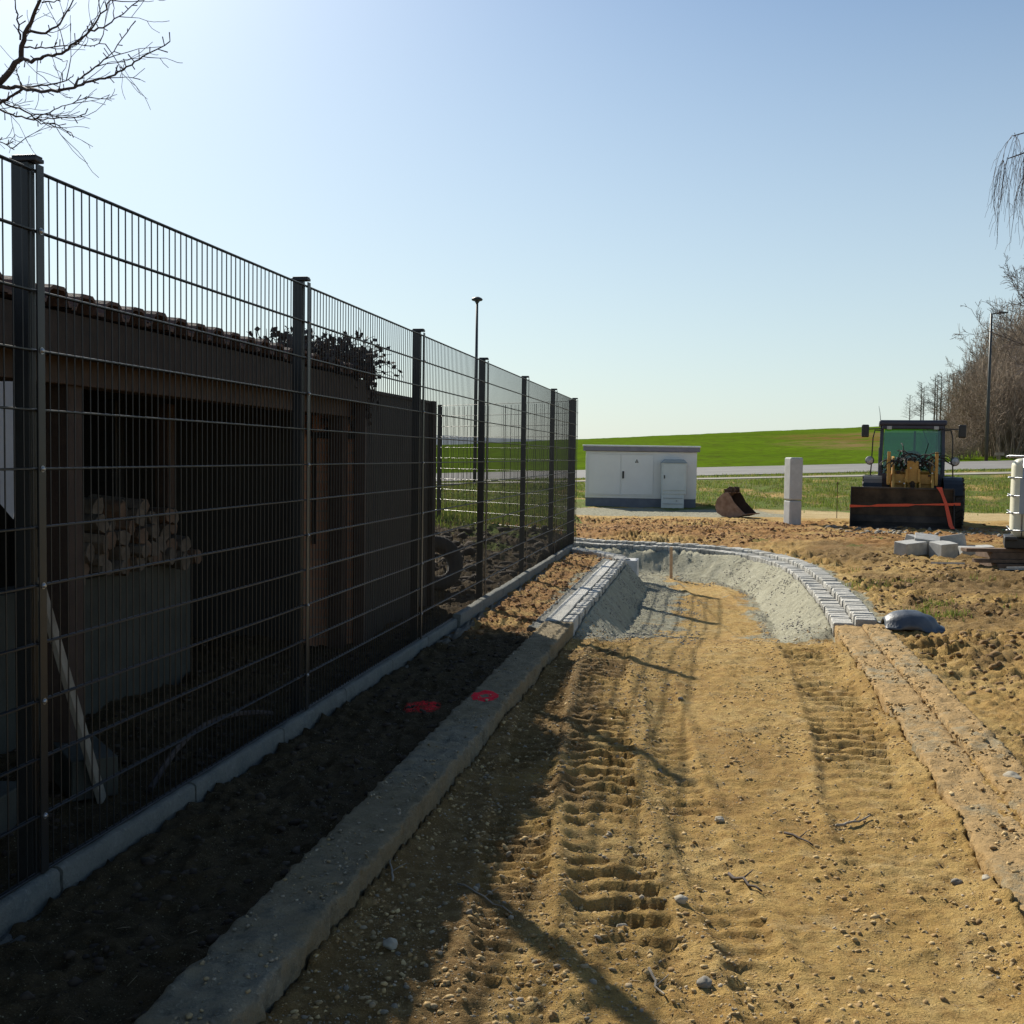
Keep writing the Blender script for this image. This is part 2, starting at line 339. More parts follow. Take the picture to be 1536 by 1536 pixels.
# ------------------------------------------------------------------ ground sheet
def grow(start,d0,fac,end,base=0):
    o=[start];d=d0
    while o[-1]<end: d*=fac; o.append(o[-1]+d)
    return o
xs=list(np.arange(-2.4,4.4,.0165)); xs+=grow(xs[-1],.0165,1.035,420)[1:]; xs=[-(a) for a in grow(2.4,.0165,1.045,420)[1:]][::-1]+xs
ys=[]; y=2.45
while y<60: ys.append(y); y+=max(.0125,.0042*y) if y<33 else .12+.03*(y-33)
ys+=grow(ys[-1],1,1.06,300)
yb=[-(a) for a in grow(-2.45,.02,1.06,40)[1:]][::-1]; ys=yb+ys
xs=np.array(xs); ys=np.array(ys); X,Y=np.meshgrid(xs,ys)
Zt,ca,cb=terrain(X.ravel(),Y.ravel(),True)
nx,ny=len(xs),len(ys)
idx=np.arange(nx*ny).reshape(ny,nx); Fc=np.stack([idx[:-1,:-1],idx[:-1,1:],idx[1:,1:],idx[1:,:-1]],-1).reshape(-1,4)
t=NT('ground_soil')
g=t.new('ShaderNodeNewGeometry'); co=g.outputs['Position']
za=t.new('ShaderNodeAttribute',attribute_name='za'); zb=t.new('ShaderNodeAttribute',attribute_name='zb')
s1=t.new('ShaderNodeSeparateColor'); t.link(za.outputs['Color'],s1.inputs[0]); s2=t.new('ShaderNodeSeparateColor'); t.link(zb.outputs['Color'],s2.inputs[0])
nA=t.noise(co,1.3,8,.62); nB=t.noise(co,14,7,.65); nC=t.noise(co,70,5,.7); nD=t.noise(co,5,6,.6)
loam=t.ramp(nA,[(.30,(.285,.175,.070)),(.48,(.40,.262,.105)),(.62,(.44,.31,.145)),(.78,(.47,.35,.19))])
loam=t.mix(t.math('MULTIPLY',t.math('SUBTRACT',1,t.ramp(nB,[(.38,0.),(.56,1.)])),.55),loam,(.21,.115,.045))
loam=t.mix(t.ramp(nD,[(.55,0.),(.75,.5)]),loam,(.44,.36,.25))
red=t.ramp(t.noise(co,2.6,8,.75),[(.3,(.12,.055,.022)),(.5,(.27,.14,.055)),(.7,(.40,.25,.12))])
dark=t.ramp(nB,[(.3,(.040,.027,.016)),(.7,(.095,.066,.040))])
pale=t.ramp(nA,[(.3,(.34,.25,.14)),(.7,(.46,.37,.24))])
gry=t.ramp(nB,[(.3,(.15,.145,.125)),(.5,(.24,.235,.21)),(.75,(.38,.37,.34))])
con=t.ramp(t.noise(co,6,6,.6),[(.3,(.27,.262,.235)),(.7,(.40,.39,.36))])
grs=t.ramp(t.noise(co,1.6,9,.8),[(.30,(.15,.10,.045)),(.44,(.085,.095,.018)),(.6,(.08,.135,.014)),(.8,(.13,.16,.03))])
def nmask(s,k=.9):   # mask broken up by noise
    a=t.math('ADD',s,t.math('MULTIPLY',t.math('SUBTRACT',nB,.5),k)); return t.ramp(a,[(.35,0.),(.62,1.)])
c=t.mix(nmask(s2.outputs[0],1.1),loam,red)
c=t.mix(nmask(s2.outputs[1]),c,pale)
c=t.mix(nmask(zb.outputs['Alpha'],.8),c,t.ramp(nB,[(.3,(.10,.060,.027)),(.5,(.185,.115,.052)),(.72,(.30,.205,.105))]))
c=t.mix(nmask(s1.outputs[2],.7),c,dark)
c=t.mix(nmask(s1.outputs[0],1.0),c,gry)
c=t.mix(nmask(s2.outputs[2],.3),c,con)
c=t.mix(nmask(s1.outputs[1],1.2),c,grs)
# pale grit flecks
vo=t.new('ShaderNodeTexVoronoi'); vo.inputs['Scale'].default_value=55; t.link(co,vo.inputs['Vector'])
fl=t.math('MULTIPLY',t.ramp(vo.outputs['Distance'],[(.10,1.),(.2,0.)]),t.ramp(vo.outputs['Color'],[(.62,0.),(.7,1.)])); 
c=t.mix(t.math('MULTIPLY',fl,.65),c,(.50,.44,.34))
# red spray smear on the soil
def dist_to(p,sx,sy):
    vm=t.new('ShaderNodeVectorMath',operation='SUBTRACT'); t.link(co,vm.inputs[0]); vm.inputs[1].default_value=p
    v2=t.new('ShaderNodeVectorMath',operation='MULTIPLY'); t.link(vm.outputs[0],v2.inputs[0]); v2.inputs[1].default_value=(1/sx,1/sy,0)
    v3=t.new('ShaderNodeVectorMath',operation='LENGTH'); t.link(v2.outputs[0],v3.inputs[0]); return v3.outputs['Value']
dd=dist_to((-.53,6.60,0),.125,.16)
rr=t.math('MULTIPLY',t.ramp(dd,[(.25,.55),(.6,1.),(.8,.8),(1.,0.)]),t.ramp(nC,[(.40,0.),(.52,1.)]))
c=t.mix(rr,c,(1.,.02,.045))
crk=t.new('ShaderNodeTexVoronoi',feature='DISTANCE_TO_EDGE'); crk.inputs['Scale'].default_value=26; 
wv=t.new('ShaderNodeVectorMath',operation='ADD'); nv=t.new('ShaderNodeTexNoise'); nv.inputs['Scale'].default_value=18; t.link(co,nv.inputs['Vector']); vs_=t.new('ShaderNodeVectorMath',operation='SCALE'); vs_.inputs['Scale'].default_value=.05; t.link(nv.outputs['Color'],vs_.inputs[0]); t.link(co,wv.inputs[0]); t.link(vs_.outputs[0],wv.inputs[1]); t.link(wv.outputs[0],crk.inputs['Vector'])
crf=t.math('MULTIPLY',t.ramp(crk.outputs['Distance'],[(.0,1.),(.07,0.)]),t.ramp(nA,[(.45,0.),(.6,1.)]))
nE=t.noise(co,160,3,.7)
c=t.mix(t.ramp(nE,[(.30,.5),(.46,0.)]),c,(.13,.085,.04))
c=t.mix(t.ramp(nE,[(.60,0.),(.74,.55)]),c,(.58,.50,.34))
c=t.mix(1.,c,(1.20,1.19,.98),'MULTIPLY')
t.link(c,t.b.inputs['Base Color']); t.b.inputs['Roughness'].default_value=.95; t.b.inputs['Specular IOR Level'].default_value=.15
b1=t.bump(nB,.7,.04); b2=t.bump(nC,.9,.022,b1); b3=t.bump(nE,.7,.008,b2); b4=t.bump(t.math('SUBTRACT',1,crf),.35,.01,b3); t.link(b4,t.b.inputs['Normal'])
M['ground']=t.m
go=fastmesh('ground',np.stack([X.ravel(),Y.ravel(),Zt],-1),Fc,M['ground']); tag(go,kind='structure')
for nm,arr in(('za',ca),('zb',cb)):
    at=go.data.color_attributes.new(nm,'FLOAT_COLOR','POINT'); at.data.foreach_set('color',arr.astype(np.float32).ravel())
Zg=Zt.reshape(ny,nx)
def HG(x,y):
    i=np.clip(np.searchsorted(xs,x)-1,0,nx-2); j=np.clip(np.searchsorted(ys,y)-1,0,ny-2)
    a=(x-xs[i])/(xs[i+1]-xs[i]); b=(y-ys[j])/(ys[j+1]-ys[j])
    return (Zg[j,i]*(1-a)+Zg[j,i+1]*a)*(1-b)+(Zg[j+1,i]*(1-a)+Zg[j+1,i+1]*a)*b
def hg(x,y): return float(HG(np.array([x],float),np.array([y],float))[0])
# ------------------------------------------------------------------ far asphalt road, verge path, field, hills
def sheet(name,xa,ya,zf,m,kind='structure',attr=None):
    X,Y=np.meshgrid(xa,ya); X=X.ravel();Y=Y.ravel(); Z=zf(X,Y); n=len(xa);k=len(ya)
    idx=np.arange(n*k).reshape(k,n); F=np.stack([idx[:-1,:-1],idx[:-1,1:],idx[1:,1:],idx[1:,:-1]],-1).reshape(-1,4)
    o=fastmesh(name,np.stack([X,Y,Z],-1),F,m); return tag(o,kind=kind)
M['asphalt']=pm('asphalt',(.135,.13,.125),(.185,.18,.17),.6,.85,.2,30,world=True)
M['palepath']=pm('gravel_path',(.24,.22,.18),(.32,.30,.25),1.5,.9,.2,30,world=True)
def slope_road(x,y): return roadz(x)+.02*(y-47)
sheet('road',np.arange(-60,130,2.),np.array([47.2,49,51,53,55,57.2]),lambda x,y:slope_road(x,y)+.03,M['asphalt'])
sheet('path',np.arange(-40,60,1.),np.array([43.9,44.3,44.7]),lambda x,y:terrain(x,y)+.025,M['palepath'])
t=NT('young_crop_field'); co=t.coord(True)
n1=t.noise(co,.05,6,.6); n2=t.noise(co,.9,7,.75); 
sx=t.new('ShaderNodeMapping'); sx.inputs['Scale'].default_value=(.02,.6,.3); t.link(co,sx.inputs[0]); n3=t.noise(sx.outputs[0],1.,5,.6)
c=t.ramp(n1,[(.3,(.072,.126,.008)),(.6,(.095,.158,.011)),(.8,(.125,.172,.018))])
c=t.mix(t.ramp(n2,[(.46,0.),(.64,.9)]),c,(.060,.075,.014))
c=t.mix(t.ramp(n3,[(.50,0.),(.7,.45)]),c,(.07,.10,.02))
def blob(p,sx_,sy_,amt,col,c):
    vm=t.new('ShaderNodeVectorMath',operation='SUBTRACT'); t.link(co,vm.inputs[0]); vm.inputs[1].default_value=p
    v2=t.new('ShaderNodeVectorMath',operation='MULTIPLY'); t.link(vm.outputs[0],v2.inputs[0]); v2.inputs[1].default_value=(1/sx_,1/sy_,0)
    v3=t.new('ShaderNodeVectorMath',operation='LENGTH'); t.link(v2.outputs[0],v3.inputs[0])
    a=t.math('SUBTRACT',1.25,v3.outputs['Value']); a=t.math('MULTIPLY',a,t.ramp(t.noise(co,.35,6,.7),[(.38,0.),(.6,1.)]),True)
    return t.mix(t.math('MULTIPLY',a,amt),c,col)
c=blob((35,112,0),6,30,1.6,(.15,.095,.035),c)
c=blob((28,90,0),5,16,1.4,(.17,.13,.055),c)
c=blob((42,125,0),5,20,1.3,(.17,.12,.05),c)
c=blob((38,75,0),12,12,.7,(.13,.12,.035),c)
t.link(c,t.b.inputs['Base Color']); t.b.inputs['Roughness'].default_value=1; t.b.inputs['Specular IOR Level'].default_value=0
t.link(t.bump(n2,.5,.08),t.b.inputs['Normal']); M['field']=t.m
def fieldz(x,y):
    s=np.clip((y-57)/(222-57),0,1.0); b=roadz(np.clip(x,-40,60))+.2
    z=b+(crest(x)-b)*(1-(1-s)**1.45)
    z=z-np.clip(y-222,0,400)*.006-np.clip(y-330,0,400)*.05
    return z+(.10*fbm(x*.12,y*.12,3,201)+.05*fbm(x*.6,y*.6,3,203))*sm(57,62,y)-.25*(1-sm(57,58.5,y))
sheet('field',np.concatenate([np.arange(-260,-40,8.),np.arange(-40,100,.8),np.arange(100,300,8.)]),np.concatenate([np.arange(57,110,.6),np.arange(110,240,1.6),np.arange(240,520,12)]),fieldz,M['field'])
M['hill']=pm('haze_tinted_wooded_hill',(.09,.13,.17),(.12,.16,.19),.01,1,0,world=True)  # blue of distance haze put into the hill colour
sheet('hills',np.arange(-2600,1800,40.),np.arange(1500,2600,60.),lambda x,y:-30+ (70-.016*np.abs(x+500)+8*fbm(x*.002,y*.002,3,211))*np.exp(-((y-2000)/300)**2),M['hill'])
sheet('far_ground',np.arange(-3000,3000,300.),np.arange(500,3000,250.),lambda x,y:-30+0*x,M['hill'])
bpy.data.objects['far_ground'].name='terrain'
# ------------------------------------------------------------------ kerbs
def offset(P,d):
    T=np.gradient(P,axis=0); T/=np.linalg.norm(T,axis=1)[:,None]; return P+np.stack([T[:,1],-T[:,0]],-1)*d
def resample(P,step):
    s=np.concatenate([[0],np.cumsum(np.linalg.norm(np.diff(P,axis=0),axis=1))]); n=int(s[-1]/step); q=np.linspace(0,s[-1],n+1)
    return np.stack([np.interp(q,s,P[:,0]),np.interp(q,s,P[:,1])],-1)
def cut(P,y0,y1,n=None):
    return P[(P[:,1]>=y0)&(P[:,1]<=y1)]
def swept(name,P,width,ztop,zbot,m,parent,amp=.012,side=1,step=.03,fr=6,lean=0,seed=0,nw=8,joint=0,jd=.012):
    """rough stone/concrete course swept along polyline P, width to the right of travel"""
    P=resample(P,step); T=np.gradient(P,axis=0); T/=np.linalg.norm(T,axis=1)[:,None]; N=np.stack([T[:,1],-T[:,0]],-1)
    prof=[(0,zbot)]+[(0,zbot+(ztop-.012-zbot)*k/4) for k in(1,2,3,4)]+[(.008,ztop-.003)]+[(.02+(width-.04)*k/nw,ztop) for k in range(nw+1)]+[(width-.008,ztop-.003)]+[(width,zbot+(ztop-.012-zbot)*k/4) for k in(4,3,2,1,0)]
    K=len(prof); n=len(P); vs=np.zeros((n,K,3)); s=np.arange(n)*step
    for k,(o,z) in enumerate(prof):
        px=P[:,0]+N[:,0]*o; py=P[:,1]+N[:,1]*o
        a=fbm(px*fr+z*5,py*fr+k*.15,4,seed+1)*amp; b=fbm(px*fr-z*5,py*fr+k*.21,4,seed+7)*amp
        edge=1 if k in(0,1,2,3,4,5) else(-1 if k>=K-6 else 0)
        o2=o+(b*1.2 if edge else 0)+( .0 )
        j=0
        if joint: j=np.exp(-(((s+joint/2)%joint-joint/2)/.012)**2)*jd
        vs[:,k,0]=px+N[:,0]*(o2-o+edge*j); vs[:,k,1]=py+N[:,1]*(o2-o+edge*j); vs[:,k,2]=z+(a if 3<k<K-4 else 0)-(j if 3<k<K-4 else 0)
    c0=vs[0].mean(0,keepdims=True)*np.ones((K,1)); c1=vs[-1].mean(0,keepdims=True)*np.ones((K,1)); vs=np.concatenate([c0[None],vs[:1],vs,vs[-1:],c1[None]],0); n=n+4
    idx=np.arange(n*K).reshape(n,K); F=np.stack([idx[:-1,:-1],idx[:-1,1:],idx[1:,1:],idx[1:,:-1]],-1).reshape(-1,4)
    F=np.concatenate([F[:K-1],F[2*(K-1):-2*(K-1)],F[-(K-1):]],0)
    o=fastmesh(name,vs.reshape(-1,3),F,m,parent)
    return o
def setts(mb,P,width,ztop,zbot,L,gap=.012,jit=.006,seed=1,ch=.01):
    """row of individual blocks along P, each with its own slight tilt and broken edges"""
    r=random.Random(seed); P=resample(P,.01); s=0; i=0; n=len(P)
    while True:
        l=L*(.85+.3*r.random()); k=int(l/.01)
        if i+k>=n: break
        a=P[i]; b=P[i+k-max(1,int(gap/.012))]; a=V(*a,0); b=V(*b,0); T=(b-a); ll=T.length; T.normalize(); N=V(T.y,-T.x,0)
        # block as chamfered hex prism with jitter
        o=r.uniform(-jit,jit); zt=ztop+r.uniform(-jit,jit)*.9; w=width-.008+r.uniform(-jit,jit)
        b0=[a+N*o,b+N*(o+r.uniform(-.004,.004)),b+N*(o+w),a+N*(o+w)]
        c_=sum(b0,V(0,0,0))/4
        mid=[p+V(0,0,zt-ch+r.uniform(-.003,.003)) for p in b0]; bot=[p+V(0,0,zbot) for p in b0]
        top=[p+(c_-p).normalized()*ch*1.3+V(0,0,zt+r.uniform(-.004,.004)) for p in b0]
        mb.add(bot+mid+top,[(3,2,1,0)]+[(j,(j+1)%4,4+(j+1)%4,4+j) for j in range(4)]+[(4+j,4+(j+1)%4,8+(j+1)%4,8+j) for j in range(4)]+[(8,9,10,11)])
        i+=k
def kerbmat(name,c1,c2,dust,amt,ring=None,ctop=None):
    t=NT(name); co=t.coord(True); nB=t.noise(co,9,8,.7); nC=t.noise(co,60,5,.7); nA=t.noise(co,1.5,5,.6)
    c=t.ramp(nB,[(.3,C(c1)),(.7,C(c2))]); c=t.mix(t.ramp(nC,[(.55,0.),(.72,.5)]),c,tuple(min(1,v*1.6) for v in C(c2)))
    c=t.mix(t.math('MULTIPLY',t.ramp(t.math('ADD',t.math('MULTIPLY',nA,.5),t.math('MULTIPLY',nB,.5)),[(.40,0.),(.50,1.)]),amt),c,C(dust))
    if name=='grey_granite':
        gi=t.new('ShaderNodeNewGeometry'); c=t.mix(1.,c,t.ramp(gi.outputs['Random Per Island'],[(0,(.70,.69,.66)),(.5,(.95,.95,.93)),(1,(1.15,1.14,1.12))]),'MULTIPLY')
    if ring:
        vm=t.new('ShaderNodeVectorMath',operation='SUBTRACT'); t.link(co,vm.inputs[0]); vm.inputs[1].default_value=(*ring,0)
        v2=t.new('ShaderNodeVectorMath',operation='MULTIPLY'); t.link(vm.outputs[0],v2.inputs[0]); v2.inputs[1].default_value=(1/.085,1/.14,0)
        v3=t.new('ShaderNodeVectorMath',operation='LENGTH'); t.link(v2.outputs[0],v3.inputs[0])
        d=t.math('ADD',v3.outputs['Value'],t.math('MULTIPLY',t.math('SUBTRACT',t.noise(co,22,4),.5),.5))
        c=t.mix(t.math('MULTIPLY',t.ramp(d,[(.26,0.),(.40,1.),(1.0,1.),(1.14,0.)]),t.ramp(nC,[(.24,.5),(.40,1.)])),c,(1.,.02,.045))
    t.link(c,t.b.inputs['Base Color']); t.b.inputs['Roughness'].default_value=.9; t.b.inputs['Specular IOR Level'].default_value=.25
    t.link(t.bump(nC,.9,.014,t.bump(nB,.8,.03)),t.b.inputs['Normal']); return t.m
M['mudkerb']=kerbmat('worn_kerb_stone',(.10,.088,.06),(.38,.34,.25),(.24,.18,.095),.7,ring=(-.150,6.66))
M['mudkerb2']=kerbmat('mud_covered_kerb',(.26,.22,.14),(.36,.31,.20),(.40,.265,.115),1.0)
M['granite']=kerbmat('grey_granite',(.42,.42,.40),(.57,.565,.54),(.36,.32,.25),.2)
M['edging']=kerbmat('grey_concrete_edging',(.13,.14,.13),(.23,.24,.225),(.2,.17,.12),.3)
KD=catmull(KIN,.05)
def line(w,y0,y1,n=60): ys_=np.linspace(y0,y1,n); return np.stack([fx(ys_)+w,ys_],-1)
kb=swept('stone_kerb',line(.83,-3,9.75),.26,.12,-.12,M['mudkerb'],None,amp=.013,fr=17,joint=.97,jd=.012,seed=11)
tag(kb,'long muddy stone kerb in the fence shade with red sprayed ring','kerb')
k2=thing('sett_kerb',(0,0,0),'clean grey kerb of stone slabs and setts ending in a pale corner block','kerb')
mb=MB(); setts(mb,line(.83,9.75,15.9,400),.145,.125,-.12,.98,.012,.004,5,.012); mb.build('kerb_slabs',M['granite'],k2)
mb=MB(); setts(mb,line(.98,9.75,15.9,400),.115,.118,-.25,.155,.014,.008,6,.012)
setts(mb,catmull([(1.62,15.95),(1.60,16.35),(1.36,17.0),(.95,17.65),(.7,18.1)],.05)-np.array([.1,.02]),.22,.12,-.15,.14,.014,.006,8); mb.build('sett_row',M['granite'],k2)
mb=MB(); mb.box((1.78,16.02,-.03),(.17,.24,.26),RZ(R(-12))@RX(R(4))); mb.build('corner_block',pm('pale_concrete',(.5,.5,.49),(.62,.62,.61),10,.9,.4,80),k2,.008)
mo=swept('backing',line(.70,9.6,16.2),.14,.085,-.1,M['edging'],k2,amp=.012,fr=8,seed=15)
# right-hand kerb: muddy stretch and clean curved stretch
k3=thing('muddy_kerb',(0,0,0),'earth-caked double kerb running along the right side of the dirt lane','kerb')
Pn=cut(KD,-3,9.98)
swept('inner_row',Pn,.235,.088,-.1,M['mudkerb2'],k3,amp=.016,fr=15,joint=.62,jd=.004,seed=31)
swept('outer_row',offset(Pn,.245),.20,.112,-.1,M['mudkerb2'],k3,amp=.018,fr=15,joint=.62,jd=.003,seed=33)
k4=thing('curved_sett_kerb',(0,0,0),'clean grey double row of granite setts curving round the far end of the lane','kerb')
Pf=KD[int(np.argmax(KD[:,1]>=10.0)):]
mb=MB(); setts(mb,Pf,.19,.105,-.2,.105,.016,.008,41); mb.build('inner_row',M['granite'],k4)
mb=MB(); setts(mb,offset(Pf,.20),.20,.15,-.2,.105,.016,.008,42); mb.build('outer_row',M['granite'],k4)
# fence edging boards
ke=thing('fence_edging',(0,0,0),'grey concrete edging boards along the foot of the mesh fence','edging')
for i in range(-3,14):
    y0=-1.2+i*1.0+1.0; y0=round(y0,3)
    zt=.125 if y0<9.0 else .16+ .004*((i*7)%3)
    w0=-.02 if y0<9.0 else -.005
    swept('edging_board',line(w0,y0*1.0,y0+.985,12),.062 if y0<9 else .075,zt,-.15,M['edging'],ke,amp=.004,fr=6,seed=50+i,step=.04,nw=3)
for i in range(14,18):
    y0=-.2+i*1.0
    swept('edging_board',line(-.005,y0,y0+.985,12),.075,.16,-.15,M['edging'],ke,amp=.004,fr=6,seed=50+i,step=.04,nw=3)
# concrete haunch smeared against the edging
M['haunch']=kerbmat('rough_haunch',(.12,.12,.11),(.19,.19,.175),(.12,.095,.06),.7)
swept('haunch',line(.045,-2,8.9),.07,.022,-.1,M['haunch'],ke,amp=.022,fr=3.5,seed=71,nw=6)
swept('haunch',line(.07,8.9,17.6),.08,.06,-.1,M['haunch'],ke,amp=.022,fr=3.5,seed=73,nw=6)
# ------------------------------------------------------------------ mesh fence
LOGO=None
def fence(name,p0,dirv,n,L,zb,zt,label,first=0,bolts=True,base_off=.0,doposts=True):
    d=V(*dirv).normalized(); nr=V(d.y,-d.x,0); ang=math.atan2(d.y,d.x)
    root=thing(name,(0,0,0),label,'fence')
    Mr=RZ(ang)
    # one panel: local x along fence, local y across (towards the lane is -y)
    v=MB(); nb=int(round(L/.05)); off=(L-(nb-1)*.05)/2
    for i in range(nb):
        x=off+i*.05; v.tube([(x,0,zb-.0),(x,0,zt+.004)],.0029,5)
    for k in range(int(round((zt-zb)/.2))+1):
        z=zb+.2*k
        for s in(-1,1): v.tube([(0,s*.0068,z),(L,s*.0068,z)],.0041,6)
    pan=v.build('mesh_panel',M['powder'],root)
    po=MB(); po.box((0,.044,(zt+.03-.35)/2+0),(.04,.06,zt+.03+.35)); post=po.build('post',M['powder'],root,.004)
    cp=MB(); cp.box((0,.032,zt+.036),(.052,.098,.014)); cp.box((0,.03,zt+.047),(.044,.088,.008)); cp.build('post_cap',M['cap'],post,.003)
    cb_=MB(); cb_.box((0,-.016,(zt+.02+zb)/2),(.04,.006,zt+.02-zb)); cb_.build('clamp_bar',M['powder'],post,.001)
    if bolts:
        bo=[]
        for k in range(6):
            z=zb+.2+.4*k
            b=MB(); b.lathe([(.0,0),(.0085,0),(.0085,.004),(.005,.008),(0,.0085)],(0,0,0),10,RX(R(90))); b.lathe([(.0,.0),(.012,0),(.012,.0015),(0,.0015)],(0,.0,0),10,RX(R(90)))
            o=b.build('bolt',M['zinc'],post,smooth=False); o.location=(.0,-.0195,z); bo.append(o)
    firstp=True
    for i in range(first,n+1):
        P=V(*p0)+d*(L+.02)*i
        if i<n:
            q=pan if firstp else pan.copy()
            if not firstp: COL.objects.link(q); q.parent=root
            q.location=P+d*.01; q.rotation_euler=(0,0,ang)
        if firstp: c=post
        else: c=copy_tree(post,root)
        c.location=P; c.rotation_euler=(0,0,ang); firstp=False
    return root
f1=fence('mesh_fence',(fx(3.73),3.73,0),tuple(DIR),6,2.48,.13,2.53,'tall dark double-wire mesh fence running along the left of the lane',first=-2)
f2=fence('mesh_fence',(1.0,18.56,0),(-2.41,2.6,0),2,3.5,.13,2.50,'mesh fence section behind, turning left away from the far corner post',first=0,bolts=False)
# ------------------------------------------------------------------ shed behind the fence
sh=thing('open_shed',(0,0,0),'dark open-fronted shed with tiled eaves close behind the mesh fence','shed')
def S(w,y,z=0): return V(fx(y)+w,y,z)
ang=math.atan2(DIR.y,DIR.x); MS=RZ(ang-math.pi/2)      # local y along fence
def sbox(mb,w,y,z,dw,dy,dz): 
    p=S(w,y); return mb.box((p.x,p.y,z),(dw,dy,dz),MS)
# roof: rolls of pantiles rising to the left
tp=MB(); 
y=-2.2; i=0
o0=S(-.47,0)
while y<9.0:
    e=S(-.46,y); up=(-NRM*math.cos(R(7))+V(0,0,math.sin(R(7)))); nn=(V(0,0,1)*math.cos(R(7))+NRM*math.sin(R(7)))
    jz=rnd.uniform(-.008,.008)
    for r_ in range(8):
        a=e+up*(.42*r_)+V(0,0,2.20+jz)+nn*(.012*r_*0+.0)
        w_=.125; 
        prof=[(-.108,.0),(-.075,.0),(-.06,.045),(-.035,.062),(.04,.062),(.066,.045),(.088,0),(.108,0)]
        q=[a+DIR*u+nn*(h+.018) for u,h in prof]; q2=[a+up*.44+DIR*u+nn*(h-.002) for u,h in prof]
        qb=[a+DIR*u+nn*(h+.002) for u,h in prof]; q2b=[a+up*.44+DIR*u+nn*(h-.018) for u,h in prof]
        k=len(prof); fs=[(j,j+1,k+j+1,k+j) for j in range(k-1)]+[(2*k+j+1,2*k+j,3*k+j,3*k+j+1) for j in range(k-1)]+[(j+1,j,2*k+j,2*k+j+1) for j in range(k-1)]
        tp.add(q+q2+qb+q2b,fs)
    y+=.213; i+=1
tp.build('roof_tiles',M['tile'],sh)
r=MB()
for a,b,z in((-.5,-4.2,2.19),):
    p=[S(-.50,-2.3,2.185),S(-.50,9.05,2.185),S(-4.0,9.05,2.615),S(-4.0,-2.3,2.615)]
    r.add(p+[q-V(0,0,.03) for q in p],[(0,1,2,3),(7,6,5,4),(0,4,5,1),(1,5,6,2),(2,6,7,3),(3,7,4,0)])
r.build('roof_deck',M['wood_dark'],sh)
fb=MB(); sbox(fb,-.515,3.35,2.09,.03,11.4,.19); fb.build('fascia',M['wood_dark'],sh,.004)
fb=MB(); sbox(fb,-.70,3.35,2.02,.14,11.3,.26); fb.build('beam',M['wood_post'],sh,.006)
gu=MB()
rf=MB()
for k in range(15):
    y=-1.9+k*.75; p=S(-.55,y,2.13); q=S(-3.9,y,2.50); rf.tube([p,q],.045,4)
rf.build('rafters',M['wood_dark'],sh)
for w_,y_,s_ in((-.72,5.1,.12),(-1.55,7.7,.1),(-.72,8.85,.12),(-.72,1.6,.12)):
    b=MB(); sbox(b,w_,y_,.95,s_,s_,1.95); b.build('shed_post',M['wood_post'],sh,.006)
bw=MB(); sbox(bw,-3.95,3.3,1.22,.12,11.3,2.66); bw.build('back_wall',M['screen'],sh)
ew=MB(); 
p=S(-.62,9.0); q=S(-1.05,9.0)
ew.box(((p.x+q.x)/2,9.02,1.08),((p.x-q.x),.12,2.16)); bwl=ew.build('brick_wall',M['brick'],sh)
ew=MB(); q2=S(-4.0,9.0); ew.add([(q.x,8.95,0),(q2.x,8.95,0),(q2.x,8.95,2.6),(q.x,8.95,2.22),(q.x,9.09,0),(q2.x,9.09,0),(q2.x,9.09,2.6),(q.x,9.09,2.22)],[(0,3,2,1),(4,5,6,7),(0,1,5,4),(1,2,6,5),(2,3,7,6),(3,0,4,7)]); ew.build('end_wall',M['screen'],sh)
# slatted vent boards in front of the brick wall
vb=MB(); vb.box((-1.49,8.93,1.93),(.43,.03,.05)); vb.box((-1.46,8.93,1.74),(.36,.03,.05)); vb.box((-1.66,8.93,1.83),(.04,.025,.2)); vb.box((-1.62,8.935,1.30),(.03,.02,.9)); vb.build('vent_frame',M['wood_dark'],bwl)
cw=MB(); cw.box((-1.245,8.93,1.0),(.09,.09,2.1)); cw.build('shed_post',M['wood_post'],sh,.006)
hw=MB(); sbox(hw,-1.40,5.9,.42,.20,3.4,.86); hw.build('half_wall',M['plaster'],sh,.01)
hw=MB(); sbox(hw,-2.6,8.3,1.0,.9,.12,1.95); hw.build('doorway_shade',M['black'],sh,.01)  # black panel standing in for the shade of the unlit doorway
# screen wall beyond the shed
scw=thing('board_screen',(-.86,11.0,0),'dark solid board screen continuing from the shed close behind the mesh fence','screen',rz=R(78.5))
b=MB(); b.box((-1.03,0,1.05),(2.06,.05,2.10)); b.build('panel',M['screen'],scw,.004)
b=MB(); b.box((.02,-.02,1.06),(.11,.11,2.14)); b.build('screen_post',M['wood_dark'],scw,.006)
b=MB(); b.box((-1.03,0,2.115),(2.04,.08,.03)); b.build('top_rail',M['wood_dark'],scw,.004)
# dead ivy on the shed roof corner
iv=MB(); r=random.Random(5)
for k in range(560):
    u=r.random()**.8; y0=7.55+1.5*u; p=S(-.5-.5*r.random(),y0,2.24+.05*r.random()); top=.05+.22*u*r.random()
    d=V(r.uniform(-1,1),r.uniform(-1,1),r.uniform(.4,1.6)).normalized()
    pts=[p]
    for j in range(6):
        d=(d+V(r.uniform(-.6,.6),r.uniform(-.6,.6),r.uniform(-.6,.25))).normalized(); pts.append(pts[-1]+d*.055*(.6+u*.6))
    iv.tube(pts,[.006,.005,.004,.004,.003,.003,.002],3)
    for j in range(4):
        c_=pts[r.randint(1,6)]; a=V(r.uniform(-1,1),r.uniform(-1,1),r.uniform(-1,1)).normalized()*.03; b_=a.cross(V(r.random(),r.random(),r.random())).normalized()*.022
        iv.add([c_-a,c_+b_,c_+a,c_-b_],[(0,1,2,3)])
